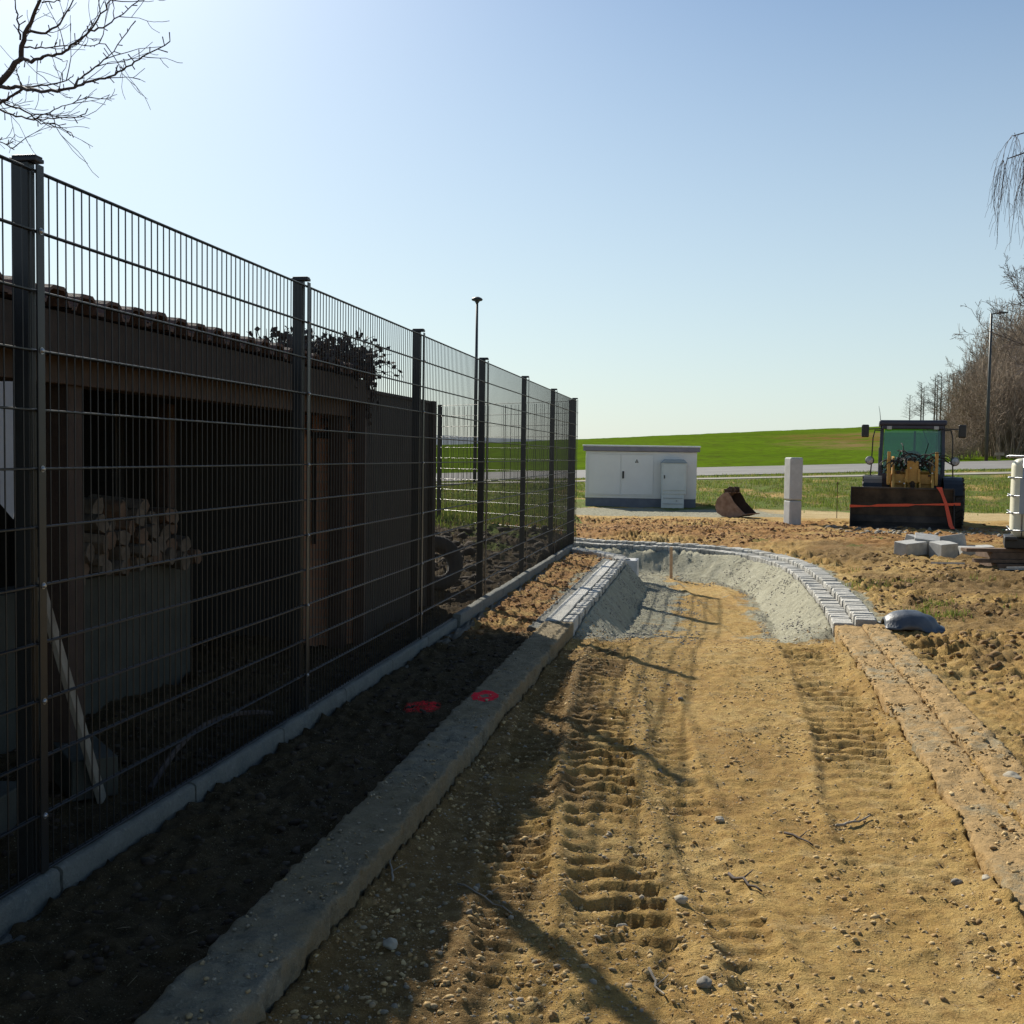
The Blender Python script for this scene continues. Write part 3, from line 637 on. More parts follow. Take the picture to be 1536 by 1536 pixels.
for k in range(70):      # strands hanging off the end
    p=S(-.5-.35*r.random(),8.85+.25*r.random(),2.3+.18*r.random()); pts=[p]
    for j in range(7): pts.append(pts[-1]+V(r.uniform(-.03,.03),r.uniform(-.02,.03),-.075))
    iv.tube(pts,[.005]*7+[.002],3)
    for j in range(6):
        c_=pts[r.randint(1,7)]; a=V(r.uniform(-1,1),r.uniform(-1,1),r.uniform(-1,1)).normalized()*.026; b_=a.cross(V(r.random(),r.random(),r.random())).normalized()*.02
        iv.add([c_-a,c_+b_,c_+a,c_-b_],[(0,1,2,3)])
tag(iv.build('dead_climber',M['twig']),'dead climbing plant hanging over the shed roof corner','plant')
# things stored in the shed
lp=MB(); a=V(-1.80,4.78,.04); b_=V(-2.0,4.6,1.05); 
lp.tube([a+(b_-a)*k/8 for k in range(9)],.042,4,squash=.4); tag(lp.build('leaning_plank',M['plank'],bev=.003),'grey plank leaning behind the fence near the first post','plank')
r=random.Random(9)
lgs=[]
for v_ in range(5):
    for u in range(11-v_):
        if r.random()<.06*v_: continue
        lgs.append((6.1+u*.125+v_*.06+r.uniform(-.03,.03),0.90+v_*.088+r.uniform(-.012,.012)))
lgm=[]
for q in range(3):
    rq=random.Random(70+q); poly=[(.062*rq.uniform(.75,1.15)*math.cos(a_),.055*rq.uniform(.7,1.15)*math.sin(a_)) for a_ in [6.283*j/7 for j in range(7)]]
    m_=MB(); m_.prism(poly,-.17,.17,RY(R(90))); lgm.append(m_.build('split_log',M['cutwood'] if q!=1 else M['timber'],bev=.005))
for k,(yy,zz) in enumerate(lgs):
    if k<3: o=lgm[k]
    else: o=lgm[k%3].copy(); COL.objects.link(o)
    o.location=S(-1.36+r.uniform(-.05,.06),yy,zz); o.rotation_euler=(r.uniform(0,6.28),r.uniform(-.12,.12),ang-math.pi/2+r.uniform(-.25,.25))
    tag(o,'split firewood log in the pile on the shed half wall','firewood log','firewood on the half wall')
ws=MB(); p=S(-.45,4.30); 
ws.add([p+V(-.05,0,1.86),p+V(.012,0,1.86),p+V(.012,0,1.40),p+V(.0,0,1.32),p+V(-.05,0,1.38)]+[q+V(0,.006,0) for q in[p+V(-.05,0,1.86),p+V(.012,0,1.86),p+V(.012,0,1.40),p+V(.0,0,1.32),p+V(-.05,0,1.38)]],[(4,3,2,1,0),(5,6,7,8,9),(0,1,6,5),(1,2,7,6),(2,3,8,7),(3,4,9,8),(4,0,5,9)])
tag(ws.build('hanging_sheet',M['whiteplastic']),'white plastic sheet strip hanging behind the fence at the left edge','sheet')
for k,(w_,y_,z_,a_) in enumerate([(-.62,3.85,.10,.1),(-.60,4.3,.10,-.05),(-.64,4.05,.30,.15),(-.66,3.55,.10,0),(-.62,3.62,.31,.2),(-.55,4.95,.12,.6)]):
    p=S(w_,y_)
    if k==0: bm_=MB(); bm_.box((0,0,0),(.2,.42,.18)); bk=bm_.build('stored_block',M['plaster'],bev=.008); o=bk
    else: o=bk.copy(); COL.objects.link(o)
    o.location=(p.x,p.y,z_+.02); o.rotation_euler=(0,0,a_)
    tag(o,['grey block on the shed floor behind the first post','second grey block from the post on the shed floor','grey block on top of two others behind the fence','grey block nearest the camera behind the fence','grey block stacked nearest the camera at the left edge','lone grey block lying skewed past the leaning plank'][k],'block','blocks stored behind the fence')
hb=MB(); hb.tube([S(-.22-.05*math.sin(k*.5),4.9+.16*k,.06+.14*math.sin(k*.35)) for k in range(9)],.014,6); 
tag(hb.build('bent_branch',M['twig']),'bent dead branch lying on the ground behind the fence','branch')
pl=MB(); pl.box((0,0,0),(1.5,.22,.04)); 
# rubble heap + tyre inside yard beyond the screen
ty=MB()
for k in range(2): pass
tm=MB(); prof=[(.17,-.09),(.27,-.1),(.31,-.07),(.32,0),(.31,.07),(.27,.1),(.17,.09),(.16,0)]
n=28
vs=[];
for i in range(n):
    a=2*math.pi*i/n
    for r_,z_ in prof: vs.append((r_*math.cos(a),r_*math.sin(a),z_))
K=len(prof); tm.add(vs,[(i*K+j,i*K+(j+1)%K,((i+1)%n)*K+(j+1)%K,((i+1)%n)*K+j) for i in range(n) for j in range(K)])
o=tm.build('old_tyre',M['rubber'],smooth=True); o.location=(-.85,12.1,hg(-.85,12.1)+.28); o.rotation_euler=(R(68),0,R(20)); tag(o,'old black tyre leaning behind the fence beside the dark board screen','tyre')
# ------------------------------------------------------------------ transformer station
cab=thing('transformer_station',(2.2,33.0,.13),'white transformer station with two doors and flat grey-edged roof','utility building',rz=R(-4.5))
W_,D_,Hh=3.32,2.3,1.58
cab.scale=(1,1,1.085)
b=MB(); b.box((W_/2,D_/2,.07),(W_-.02,D_-.02,.28)); b.build('plinth',M['plinth'],cab,.01)
b=MB(); b.box((W_/2,D_/2,.86),(W_,D_,1.30)); wall=b.build('wall',M['cabwall'],cab,.015)
b=MB(); b.box((W_/2+.0,D_/2,1.575),(W_+.16,D_+.16,.12)); b.build('roof_edge',M['fascia'],cab,.008)
b=MB(); b.prism([(-.1,-.1),(W_+.1,-.1),(W_+.1,D_+.1),(-.1,D_+.1)],1.635,1.68); b.build('roof',M['cabroof'],cab,.02)
for k in range(2):
    d_=MB(); x0=.10+k*.98; d_.box((x0+.47,-.012,.87),(.945,.03,1.10)); dr=d_.build('door',M['cabdoor'],cab,.004)
    fr=MB(); 
    for a,c_,s_ in(((x0+.47,-.008,1.445),0,(1.0,.03,.03)),((x0+.47,-.008,.30),0,(1.0,.03,.03)),((x0-.02,-.008,.87),0,(.03,.03,1.17))): fr.box(a,s_)
    fr.build('door_frame',M['cabwall'],dr,.003)
    if k==1:
        h_=MB(); h_.box((x0+.05,-.04,.86),(.055,.03,.2)); h_.box((x0+.05,-.062,.88),(.03,.02,.12)); h_.build('handle',M['black'],dr,.006)
        s_=MB(); Ms=Matrix.Translation((x0+.45,-.030,1.24)).to_4x4()@Matrix.Rotation(R(90),4,'X')
        s_.prism([(-.055,-.04),(.055,-.04),(0,.06)],0,.004,Ms); sg=s_.build('warning_sign',M['sign'],dr)
        s_=MB(); s_.prism([(-.030,-.028),(.030,-.028),(0,.03)],.004,.006,Ms); pz=s_.build('sign_face',M['signpale'],dr)
        s_=MB(); s_.prism([(-.006,.016),(.008,.016),(.002,.002),(.009,.002),(-.004,-.022),(-.001,-.005),(-.008,-.005)],.006,.008,Ms); s_.build('flash_mark',M['sign'],dr)
# vent strip on the doors and side door handle
h_=MB(); h_.box((W_+.012,.30,.86),(.03,.05,.2)); h_.build('side_handle',M['black'],cab,.006)
d_=MB(); d_.box((W_+.004,.85,.87),(.02,1.3,1.1)); d_.build('side_door',M['cabdoor'],cab,.004)
kv=thing('distribution_cabinet',(4.42,32.42,.10),'narrow grey cable cabinet standing in front of the white station','utility cabinet',rz=R(-4.5))
b=MB(); b.box((.34,0.14,.20),(.66,.26,.46)); b.build('base',M['kvs'],kv,.01)
b=MB(); b.box((.36,0.14,.88),(.72,.30,.92)); bd=b.build('body',M['kvs'],kv,.012)
b=MB(); b.box((.36,-.02,.92),(.64,.02,.78)); dd_=b.build('door',M['kvs'],kv,.006)
b=MB(); b.box((.08,-.04,.93),(.03,.03,.1)); b.build('lock',M['black'],dd_,.004)
b=MB(); b.box((.34,-.004,.30),(.58,.015,.008)); b.box((.34,-.004,.13),(.58,.015,.008)); b.box((.45,-.004,.22),(.04,.02,.02)); b.build('base_seam',M['plinth'],kv)
b=MB(); b.prism([(-.03,1.345),(.75,1.345),(.64,1.45),(.08,1.45)],-.05,.32,Matrix(((1,0,0),(0,0,1),(0,1,0)))); b.build('lid',M['kvsroof'],kv,.008)
# ------------------------------------------------------------------ concrete pillar
pp=thing('service_pillar',(6.6,25.7,hg(6.6,25.7)-.04),'pale grey two-part square pillar standing alone on the sand','pillar',rz=R(14))
b=MB(); b.box((0,0,.30),(.31,.31,.62)); b.build('lower_section',M['pillar'],pp,.03,seg=3)
b=MB(); b.box((0,0,1.12),(.325,.325,1.0)); b.build('upper_section',M['pillar'],pp,.04,seg=4)
rod=MB(); z=hg(8.45,28.4); rod.tube([(8.45,28.4,z-.1),(8.44,28.4,z+.95)],.010,6); rod.tube([(8.40,28.4,z+.9),(8.48,28.4,z+.93)],.007,5)
tag(rod.build('marker_rod',M['rustdark']),'thin rusty iron rod standing upright beside the pale pillar','rod')
# ------------------------------------------------------------------ excavator bucket
eb=thing('excavator_bucket',(5.78,28.3,hg(5.78,28.3)),'rusty brown digger bucket lying on the ground with its mouth open','digger bucket',rz=R(-40)); eb.scale=(.9,.9,.92)
prof=[(-.05,.70),(-.22,.66),(-.40,.50),(-.46,.30),(-.40,.12),(-.22,.02),(.05,.0),(.30,.03),(.52,.10)]
def shell(P,th):
    out=[]
    for i,p in enumerate(P):
        a=P[max(i-1,0)];b=P[min(i+1,len(P)-1)]; tx,ty=b[0]-a[0],b[1]-a[1]; l=math.hypot(tx,ty); out.append((p[0]-ty/l*th,p[1]+tx/l*th))
    return out
MP=Matrix(((1,0,0),(0,0,1),(0,1,0)))   # (x,z)->xz plane, extrude y
inn=shell(prof,.025)
b=MB()
for i in range(len(prof)-1): b.prism([prof[i],prof[i+1],inn[i+1],inn[i]],-.34,.34,MP)
sc_=b.build('shell',M['rust'],eb)
for s in(-.355,.34):
    b=MB(); b.prism(prof+[(.40,.20),(.15,.42),(.04,.60)],s,s+.018,MP); b.build('side_plate',M['rust'] if s<0 else M['rustdark'],eb,.003)
b=MB(); b.box((-.14,0,.76),(.26,.40,.05)); 
for s in(-.14,.14): b.prism([(-.30,.62),(.06,.70),(.04,.84),(-.10,.86),(-.26,.76)],s-.02,s+.02,MP)
b.build('mounting_ears',M['rustdark'],eb,.004)
b=MB(); b.box((.55,0,.11),(.1,.70,.025),RY(R(-12))); b.build('cutting_edge',M['rust'],eb,.003)
# ------------------------------------------------------------------ wheel loader (front faces the camera, -y)
LX,LY=9.22,25.25; lz=hg(9.1,25.2)-.03
ld=thing('wheel_loader',(LX,LY,lz),'ochre and dark blue wheel loader facing us with a wide bucket','wheel loader',rz=R(-18))
def wheel(x,y,nm='wheel'):
    w=MB(); prof=[(.30,-.17),(.50,-.19),(.565,-.15),(.58,0),(.565,.15),(.50,.19),(.30,.17),(.28,0)]
    n=40; vs=[]
    for i in range(n):
        a=2*math.pi*i/n
        for j,(r_,z_) in enumerate(prof): vs.append(V(z_,r_*math.cos(a),r_*math.sin(a)))
    K=len(prof); w.add(vs,[(i*K+j,i*K+(j+1)%K,((i+1)%n)*K+(j+1)%K,((i+1)%n)*K+j) for i in range(n) for j in range(K)])
    for i in range(22):   # lugs
        a=2*math.pi*i/22
        for s in(-1,1):
            Mm=RX(a+ (math.pi/22 if s>0 else 0))
            w.box(tuple(Mm@V(s*.085,0,.588)),(.20,.055,.05),Mm@RZ(s*.5))
    o=w.build('tyre',M['rubber'],None)
    rm=MB(); rm.lathe([(0,-.06),(.29,-.14),(.30,.14),(0,.06)],(0,0,0),24,RY(R(90))); rm.lathe([(0,-.19),(.08,-.17),(.08,.17),(0,.19)],(0,0,0),12,RY(R(90)))
    e=bpy.data.objects.new(nm,None); 
    COL.objects.link(e); e.parent=ld; e.location=(x,y,.58); o.parent=e; rm.build('rim',M['yellow'],e,smooth=False)
    return e
w0=wheel(-.90,0)
for x,y in((.92,0),(-.86,2.05),(.86,2.05)):
    c=copy_tree(w0,ld); c.location=(x,y,.58)
# chassis + front frame
b=MB(); b.box((0,1.0,.62),(.8,2.9,.36)); b.box((0,0,.55),(1.4,.25,.25)); b.box((0,2.05,.55),(1.4,.25,.25)); b.build('chassis',M['blade'],ld,.02)
b=MB()
b.box((0,-.05,.92),(.20,.5,.55)); b.box((-.30,-.18,.86),(.34,.05,.46)); b.box((.30,-.18,.86),(.34,.05,.46)); b.box((0,-.30,1.16),(.26,.12,.16))
b.box((-.16,-.33,.98),(.05,.1,.34)); b.box((.16,-.33,.98),(.05,.1,.34)); b.box((-.52,-.34,1.38),(.07,.12,.76)); b.box((.50,-.34,1.38),(.07,.12,.76)); b.box((-.29,-.27,1.14),(.38,.05,.22)); b.box((.31,-.27,1.14),(.32,.05,.22)); b.box((0,-.30,1.30),(.24,.14,.5)); b.box((-.13,-.40,1.22),(.05,.09,.30)); b.box((.13,-.40,1.22),(.05,.09,.30)); b.build('front_frame',M['yellow'],ld,.01)
MY=Matrix(((0,0,1),(1,0,0),(0,1,0)))   # (y,z) profile extruded in x
for s in(-.42,.42):
    b=MB(); b.prism([(.50,1.50),(.40,1.66),(.05,1.62),(-.55,1.05),(-.80,.48),(-.78,.36),(-.68,.36),(-.40,.72),(.2,1.14),(.60,1.14)],s-.028,s+.028,MY); b.build('lift_arm',M['yellow'],ld,.006)
b=MB(); b.tube([(-.5,-.72,.42),(.5,-.72,.42)],.045,12); b.tube([(-.5,.4,1.28),(.5,.4,1.28)],.05,12); b.box((0,-.5,.82),(.84,.1,.12),RX(R(-40))); b.build('cross_tube',M['yellow'],ld)
b=MB()
for s in(-.28,.28): b.tube([(s,.05,.78),(s,-.75,.52)],.05,10); b.tube([(s,-.6,.57),(s,-.78,.5)],.025,8)
b.tube([(0,.2,1.3),(0,-.5,.98)],.055,10); b.tube([(0,-.4,1.02),(0,-.85,.75)],.028,8); b.build('hydraulic_cylinder',M['blade'],ld)
b=MB(); r=random.Random(4)
for k in range(30):   # hoses and fittings heaped above the arms
    x=r.uniform(-.38,.38); pts=[V(x,-.16,1.42)]
    d=V(r.uniform(-.5,.5),-.4,1).normalized()
    for j in range(9): d=(d+V(r.uniform(-.5,.5),r.uniform(-.3,.4),-.22)).normalized(); pts.append(pts[-1]+d*.075)
    b.tube(pts,.013,6)
b.build('hoses',M['rubber'],ld)
b=MB(); 
for k in range(16): b.box((r.uniform(-.36,.36),-.25+r.uniform(-.08,.15),r.uniform(1.22,1.66)),(r.uniform(.03,.10),.06,r.uniform(.02,.07)),RY(r.uniform(-.6,.6)))
b.build('valve_fittings',M['rustdark'],ld,.004)
b=MB()
for x,z in((-.05,1.13),(.15,1.2),(-.36,1.36),(.41,1.02),(-.28,.82),(-.18,.78),(.41,.72),(.0,1.3),(-.12,1.33)): b.lathe([(0,-.03),(.018,-.03),(.018,.03),(0,.03)],(x,-.46,z+.26),8,RX(R(90)))
b.build('pin',M['zinc'],ld)
# fenders
for s in(-1,1):
    b=MB(); pts=[]
    outer=[(.66*math.cos(a),.62*math.sin(a)+.58) for a in [R(20+14*k) for k in range(11)]]
    P=[( -y_,z_) for y_,z_ in outer]; Q=[(y_*.96,.58+(z_-.58)*.955) for y_,z_ in P]
    for i in range(10): b.prism([P[i],P[i+1],Q[i+1],Q[i]],s*.86-.20,s*.86+.20,MY)
    b.build('fender',M['black'],ld)
# engine hood
b=MB(); b.prism([(1.75,.75),(3.2,.75),(3.25,1.25),(2.9,1.52),(1.75,1.62)],-.62,.62,MY); b.build('engine_hood',M['yellow'],ld,.04,seg=3)
# cab frame
cabf=MB(); x0,x1,y0,y1=-.72,.72,.55,1.95
def pillar(mb,a,b_,w=.06,n=4): mb.tube([a,b_],w,n)
TZ=2.39
for sx in(-1,1):
    pillar(cabf,(sx*.70,.60,.95),(sx*.68,.72,TZ),.055); pillar(cabf,(sx*.70,1.9,1.0),(sx*.66,1.85,TZ),.055)
    cabf.box((sx*.70,1.22,.99),(.08,1.35,.12)); cabf.box((sx*.735,.85,1.42),(.02,.1,.9)); pillar(cabf,(sx*.71,1.28,1.0),(sx*.68,1.28,TZ),.03)
cabf.box((0,.62,1.18),(1.36,.08,.14)); cabf.box((0,1.9,1.2),(1.34,.08,.5))
cabf.build('cab_frame',M['cabpaint'],ld,.01)
for sx in(-1,1):
    lpn=MB(); lpn.box((sx*.60,.66,.98),(.26,.10,.74)); lpn.box((sx*.72,1.25,.70),(.2,1.2,.56)); lpn.build('lower_cab_panel',M['cabpaint'],ld,.02)
b=MB(); b.box((0,1.25,TZ+.055),(1.50,1.55,.13)); rf_=b.build('cab_roof',M['cabpaint'],ld,.04,seg=3)
b=MB(); b.box((0,.60,TZ-.04),(1.36,.16,.10)); b.build('roof_visor',M['cabpaint'],ld,.02)
b=MB(); b.add([(-.64,.60,1.24),(.64,.60,1.24),(.62,.70,TZ-.06),(-.62,.70,TZ-.06),(-.64,.606,1.24),(.64,.606,1.24),(.62,.706,TZ-.06),(-.62,.706,TZ-.06)],[(0,1,2,3),(7,6,5,4),(0,4,5,1),(1,5,6,2),(2,6,7,3),(3,7,4,0)]); b.build('windscreen',M['glass'],ld)
b=MB(); b.box((0,1.89,1.84),(1.26,.006,.82)); b.build('rear_window',M['glass'],ld)
for sx in(-1,1): b=MB(); b.box((sx*.695,1.26,1.66),(.006,1.16,1.2)); b.build('side_window',M['glass'],ld)
b=MB(); b.box((.02,1.5,1.42),(.52,.16,.56),RX(R(-8))); b.box((.02,1.25,1.12),(.52,.5,.16)); b.lathe([(0,0),(.25,0),(.24,.1),(.14,.17),(0,.19)],(.02,1.5,1.62),16); b.build('driver_seat',M['seat'],ld,.04,seg=3)
b=MB(); 
ring=[(.02+.19*math.cos(a),.98+.1*math.sin(a),1.50+.14*math.sin(a)) for a in [2*math.pi*k/20 for k in range(21)]]; b.tube(ring,.016,6); b.tube([(.02,.98,1.5),(.02,.8,1.1)],.03,6); b.build('steering_wheel',M['black'],ld)
b=MB(); b.tube([(.25,1.0,TZ-.1),(.36,.66,1.95),(.20,.60,1.35)],.012,5); b.tube([(.10,1.88,TZ-.1),(.10,1.88,1.5)],.035,4); b.build('wiper_arm',M['black'],ld)
for sx in(-1,1):
    b=MB(); b.tube([(sx*.70,.62,TZ-.12),(sx*.84,.55,TZ-.12),(sx*.88,.53,TZ-.30),(sx*.90,.55,1.45),(sx*.93,.6,.95),(sx*.80,.62,.86)],.016,6)
    b.tube([(sx*.72,.62,TZ-.08),(sx*1.05,.50,TZ-.10)],.013,6); b.build('grab_rail',M['black'],ld)
    b=MB(); b.box((sx*(1.06 if sx<0 else 1.08),.48,TZ-.14),(.17,.06,.30)); b.build('mirror',M['black'],ld,.03,seg=3)
    b=MB(); b.lathe([(0,-.07),(.08,-.07),(.105,-.03),(.09,.06),(0,.09)],(sx*.94,.42,1.55),16,RX(R(90))@Matrix.Diagonal((1.15,1,1)).to_3x3() if False else RX(R(90))); hl=b.build('headlight',M['black'],ld,smooth=False)
    b=MB(); b.lathe([(0,.07),(.075,.07),(.08,.078),(0,.10)],(sx*.94,.42,1.55),16,RX(R(90))); b.build('lens',M['headlight'],hl,smooth=False)
    b=MB(); b.box((sx*.52,.55,TZ-.06),(.11,.07,.08)); b.build('work_light',M['headlight'],ld,.008)
b=MB(); b.tube([(-.72,.7,TZ+.1),(-.74,.7,TZ+.30),(-.77,.72,TZ+.46)],[.008,.006,.003],5); b.build('antenna',M['black'],ld)
# bucket
bk=MB(); bp=[(-.85,.92),(-.80,.60),(-.78,.30),(-.85,.14),(-1.0,.07),(-1.32,.05)]; bi=[(a-.02,b+.0) for a,b in bp]; bi=[(-.88,.92),(-.83,.60),(-.81,.32),(-.87,.18),(-1.0,.11),(-1.32,.075)]
BX0,BX1=-1.33,.86
for i in range(len(bp)-1): bk.prism([bp[i],bp[i+1],bi[i+1],bi[i]],BX0,BX1,MY)
bko=bk.build('bucket',M['blade'],ld,.003)
for s in(BX0-.0,BX1-.02):
    b=MB(); b.prism([(-.86,.93),(-.78,.60),(-.76,.30),(-.85,.12),(-1.0,.05),(-1.34,.04),(-1.30,.20),(-1.1,.55),(-.95,.93)],s,s+.022,MY); b.build('side_plate',M['blade'],bko,.003)
b=MB(); b.box(((BX0+BX1)/2,-.87,.93),(BX1-BX0,.07,.05)); b.build('top_lip',M['blade'],bko,.008)
b=MB(); b.box(((BX0+BX1)/2,-1.34,.055),(BX1-BX0,.12,.03)); b.build('cutting_edge',M['blade'],bko,.004)
# straps
def strap(pts,w,label):
    m=MB(); pts=[RZ(R(-18))@p+V(LX,LY,lz) for p in pts]; w=[RZ(R(-18))@q for q in w]
    vs=[]
    for p,h in zip(pts,w): vs+=[p+h,p-h,p-h+V(0,.006,0),p+h+V(0,.006,0)]
    n=len(pts); m.add(vs,[(i*4+j,i*4+(j+1)%4,i*4+4+(j+1)%4,i*4+4+j) for i in range(n-1) for j in range(4)]+[(0,3,2,1),(4*n-4,4*n-3,4*n-2,4*n-1)])
    return tag(m.build('tie_down_strap',M['strap']),label,'strap','orange straps on the loader bucket')
strap([V(BX0-.01,-1.13,.52),V(-.9,-1.13,.53),V(-.75,-1.13,.55),V(-.1,-1.13,.575),V(.05,-1.13,.59),V(.72,-1.10,.61),V(.98,-1.05,.62)],[V(0,0,.03),V(0,0,.012),V(0,0,.028),V(0,0,.03),V(0,0,.008),V(0,0,.026),V(0,0,.03)],'long orange strap stretched level across the front of the loader bucket')
strap([V(.54,-.93,.98),V(.60,-1.0,.84),V(.68,-1.10,.62),V(.78,-1.3,.16),V(.82,-1.36,.09)],[V(.06,0,0),V(.03,0,0),V(.035,0,0),V(.045,0,0),V(.045,0,0)],'short orange strap running down over the right end of the loader bucket')
# ------------------------------------------------------------------ IBC tank, pallet, timbers
ix,iy=6.62,14.55; iz=.60
ib=thing('liquid_tank',(ix,iy,iz),'white plastic liquid tank in a galvanised cage at the right edge','tank',rz=R(-23))
b=MB(); b.box((.53,.5,.53),(1.0,.96,1.06)); b.build('tank_body',M['bottle'],ib,.11,seg=5)
b=MB()
for z in(.10,.33,.56,.80): 
    b.tube([(0.03,-.012,z),(1.06,-.012,z),(1.06,1.02,z),(0.0,1.02,z),(0.03,-.012,z)],.008,6)
for x in(.16,.42,.68,.94):
    for y_ in(-.006,1.02): b.tube([(x if x>0 else .13,y_,0),(x if x>0 else .13,y_,1.08)],.009,6)
b.tube([(-.03,-.01,1.085),(1.1,-.01,1.085)],.016,6); b.tube([(-.03,-.01,1.085),(-.03,1.03,1.085),(1.1,1.03,1.085)],.016,6)
for z in(.10,.33,.56,.80): b.tube([(-.03,-.012,z),(.05,-.012,z)],.010,6)
b.build('cage',M['zinc'],ib,smooth=True)
b=MB(); b.box((.50,-.022,.555),(.76,.006,.47)); b.build('label_plate',M['plate'],ib,.002)
b=MB(); b.box((.54,.5,-.075),(1.16,1.0,.13)); b.box((.04,.0,-.01),(.16,.1,.05)); b.build('pallet_base',M['black'],ib,.01)
b=MB(); b.lathe([(0,0),(.09,0),(.09,.05),(0,.06)],(.55,.5,.98),16); b.build('filler_cap',M['black'],ib)
for k,(x,y_,z,L,w_,h,a,lab) in enumerate([(ix-.12+.45,iy+.15,iz-.175,1.75,.18,.045,3,'weathered plank jutting out directly under the tank pallet'),(ix-.12+.55,iy+.30,iz-.245,1.25,.5,.09,2,'short thick timber lying between the two planks below the tank'),(ix-.12+.50,iy+.10,iz-.315,1.6,.16,.045,5,'lower weathered plank below the thick timber under the tank'),(ix-.12+.6,iy+.2,iz-.385,1.3,.6,.08,1,'squared timber lying lowest on the soil under the tank')]):
    b=MB(); b.box((0,0,0),(L,w_,h)); o=b.build('timber_plank',M['timber'],bev=.004); o.location=(x+.0,y_,z); o.rotation_euler=(0,0,R(a)); tag(o,lab,'plank','timbers under the liquid tank')
for k,(x,y_,L,a,lab) in enumerate([(7.1,14.15,1.35,2,'long thin metal bar on the soil in front of the tank timbers'),(7.25,14.38,1.6,-1,'long thin metal bar on the soil just below the tank timbers'),(5.85,14.6,.42,-22,'short thin metal bar on the soil near the grey blocks')]):
    b=MB(); b.prism([(-.02,0),(.02,0),(.02,.004),(.004,.004),(.004,.02),(-.004,.02),(-.004,.004),(-.02,.004)],-L/2,L/2,RY(R(90))@RZ(R(90))); o=b.build('metal_bar',M['zinc']); o.location=(x,y_,max(.20,hg(x,y_)+.05)); o.rotation_euler=(0,R(-2),R(a)); tag(o,lab,'metal bar','thin metal bars on the soil')
# kerb blocks pile
bp_=[(5.98,16.35,0,.40,.26,.17,25,0,'angled grey block at the left end of the little block pile'),(6.28,16.55,0,.36,.24,.26,-20,8,'tall grey block tilted up behind the pile of blocks'),(6.40,16.15,0,.28,.30,.22,14,0,'grey block standing at the front middle of the block pile'),(6.70,16.45,0,.34,.26,.26,-32,-6,'grey block leaning behind the front middle of the pile'),(6.88,16.12,0,.46,.22,.19,-6,0,'longest grey block at the right end of the pile'),(6.15,16.75,0,.30,.22,.22,50,5,'grey block half hidden at the back left of the pile')]
for x,y_,z_,a,b__,c_,rz_,tl,lab in bp_:
    b=MB(); b.prism([(-a/2,-b__/2),(a/2,-b__/2),(a/2,b__/2*.4),(a/2-.05,b__/2),(-a/2,b__/2)],0,c_); o=b.build('concrete_block',M['block'],bev=.008); o.location=(x,y_,hg(x,y_)-.03); o.rotation_euler=(R(tl*1.8+5),R(tl*1.2-4),R(rz_)); o.scale=(1,1,1.15); tag(o,lab,'concrete block','grey concrete blocks piled on the soil')
# dark plastic sheet half buried by the kerb
mb=MB(); nu,nv=26,22; vs=[]
for j in range(nv):
    for i in range(nu):
        u=i/(nu-1)*2-1; v_=j/(nv-1)*2-1; rr_=math.hypot(u*1.05+.18,v_); zz=.15*max(0,1-rr_**2)**.65 if rr_<1 else 0
        zz+=.035*max(0,1-((u-.75)**2/.18+v_*v_*2.5))
        q=V(u*.27,v_*.20,zz+.012*mn.noise(V(u*2.5,v_*2.5,3))-.02); vs.append(q)
idx=lambda i,j:j*nu+i
mb.add(vs,[(idx(i,j),idx(i+1,j),idx(i+1,j+1),idx(i,j+1)) for j in range(nv-1) for i in range(nu-1)])
o=mb.build('plastic_cover',M['plsheet'],smooth=True); o.location=(3.62,9.75,.135); o.rotation_euler=(0,R(3),R(-8)); sl=o.modifiers.new('s','SOLIDIFY'); sl.thickness=.02; sl.offset=-1
tag(o,'dark blue-grey domed plastic cover half buried beside the kerb end','cover')
# stake
st=MB(); st.tube([(0,0,-.1),(0.004,0,.50)],.026,4); o=st.build('wooden_stake',M['stake'],bev=.003); o.location=(2.52,17.15,hg(2.52,17.15)); o.rotation_euler=(0,R(-1.5),.4); tag(o,'thin reddish wooden stake driven into the gravel at the lane bend','stake')
# ------------------------------------------------------------------ stones one can pick out
def rock(name,p,s,m,label,seed,cat='stone'):
    bm=bmesh.new(); bmesh.ops.create_icosphere(bm,subdivisions=4,radius=1)
    for v in bm.verts:
        n=mn.noise(v.co*1.1+V(seed*3.1,seed,0))*.28+mn.noise(v.co*3.2+V(seed,0,seed))*.07; v.co*=1+n; v.co.x*=s[0]; v.co.y*=s[1]; v.co.z*=s[2]*(1 if v.co.z>0 else 1)
    me=bpy.data.meshes.new(name); bm.to_mesh(me); bm.free(); o=fin(name,me,m,smooth=True); o.location=p; o.rotation_euler=(0,0,seed*1.7); return tag(o,label,cat)
SL=[((2.40,5.13),.05,'stone','smooth pale stone, largest on the soil at the right edge'),((1.70,4.05),.024,'stone2','grey stone, left of a pair near the lower right kerb'),((1.79,4.0),.022,'stone','white stone, right of a pair near the lower right kerb'),((.40,3.70),.022,'stone','pale stone beside the tyre print at the bottom middle'),((-.37,3.43),.028,'stone','pale stone lying in the shade near the lower left kerb'),((1.12,7.08),.022,'stone2','grey stone alone in the middle of the lane'),((.93,4.72),.022,'stone','flat pale stone on the smooth lane right of the deep tyre print'),((.60,3.22),.028,'stone2','grey-brown stone at the very bottom of the lane'),((-.5,4.6),.026,'stone2','dull stone at the foot of the shaded left kerb'),((1.86,3.82),.03,'stone2','brown stone against the kerb at the lower right'),((.62,3.3+.5),.024,'stone','pale stone in the lower middle of the lane near a twig')]
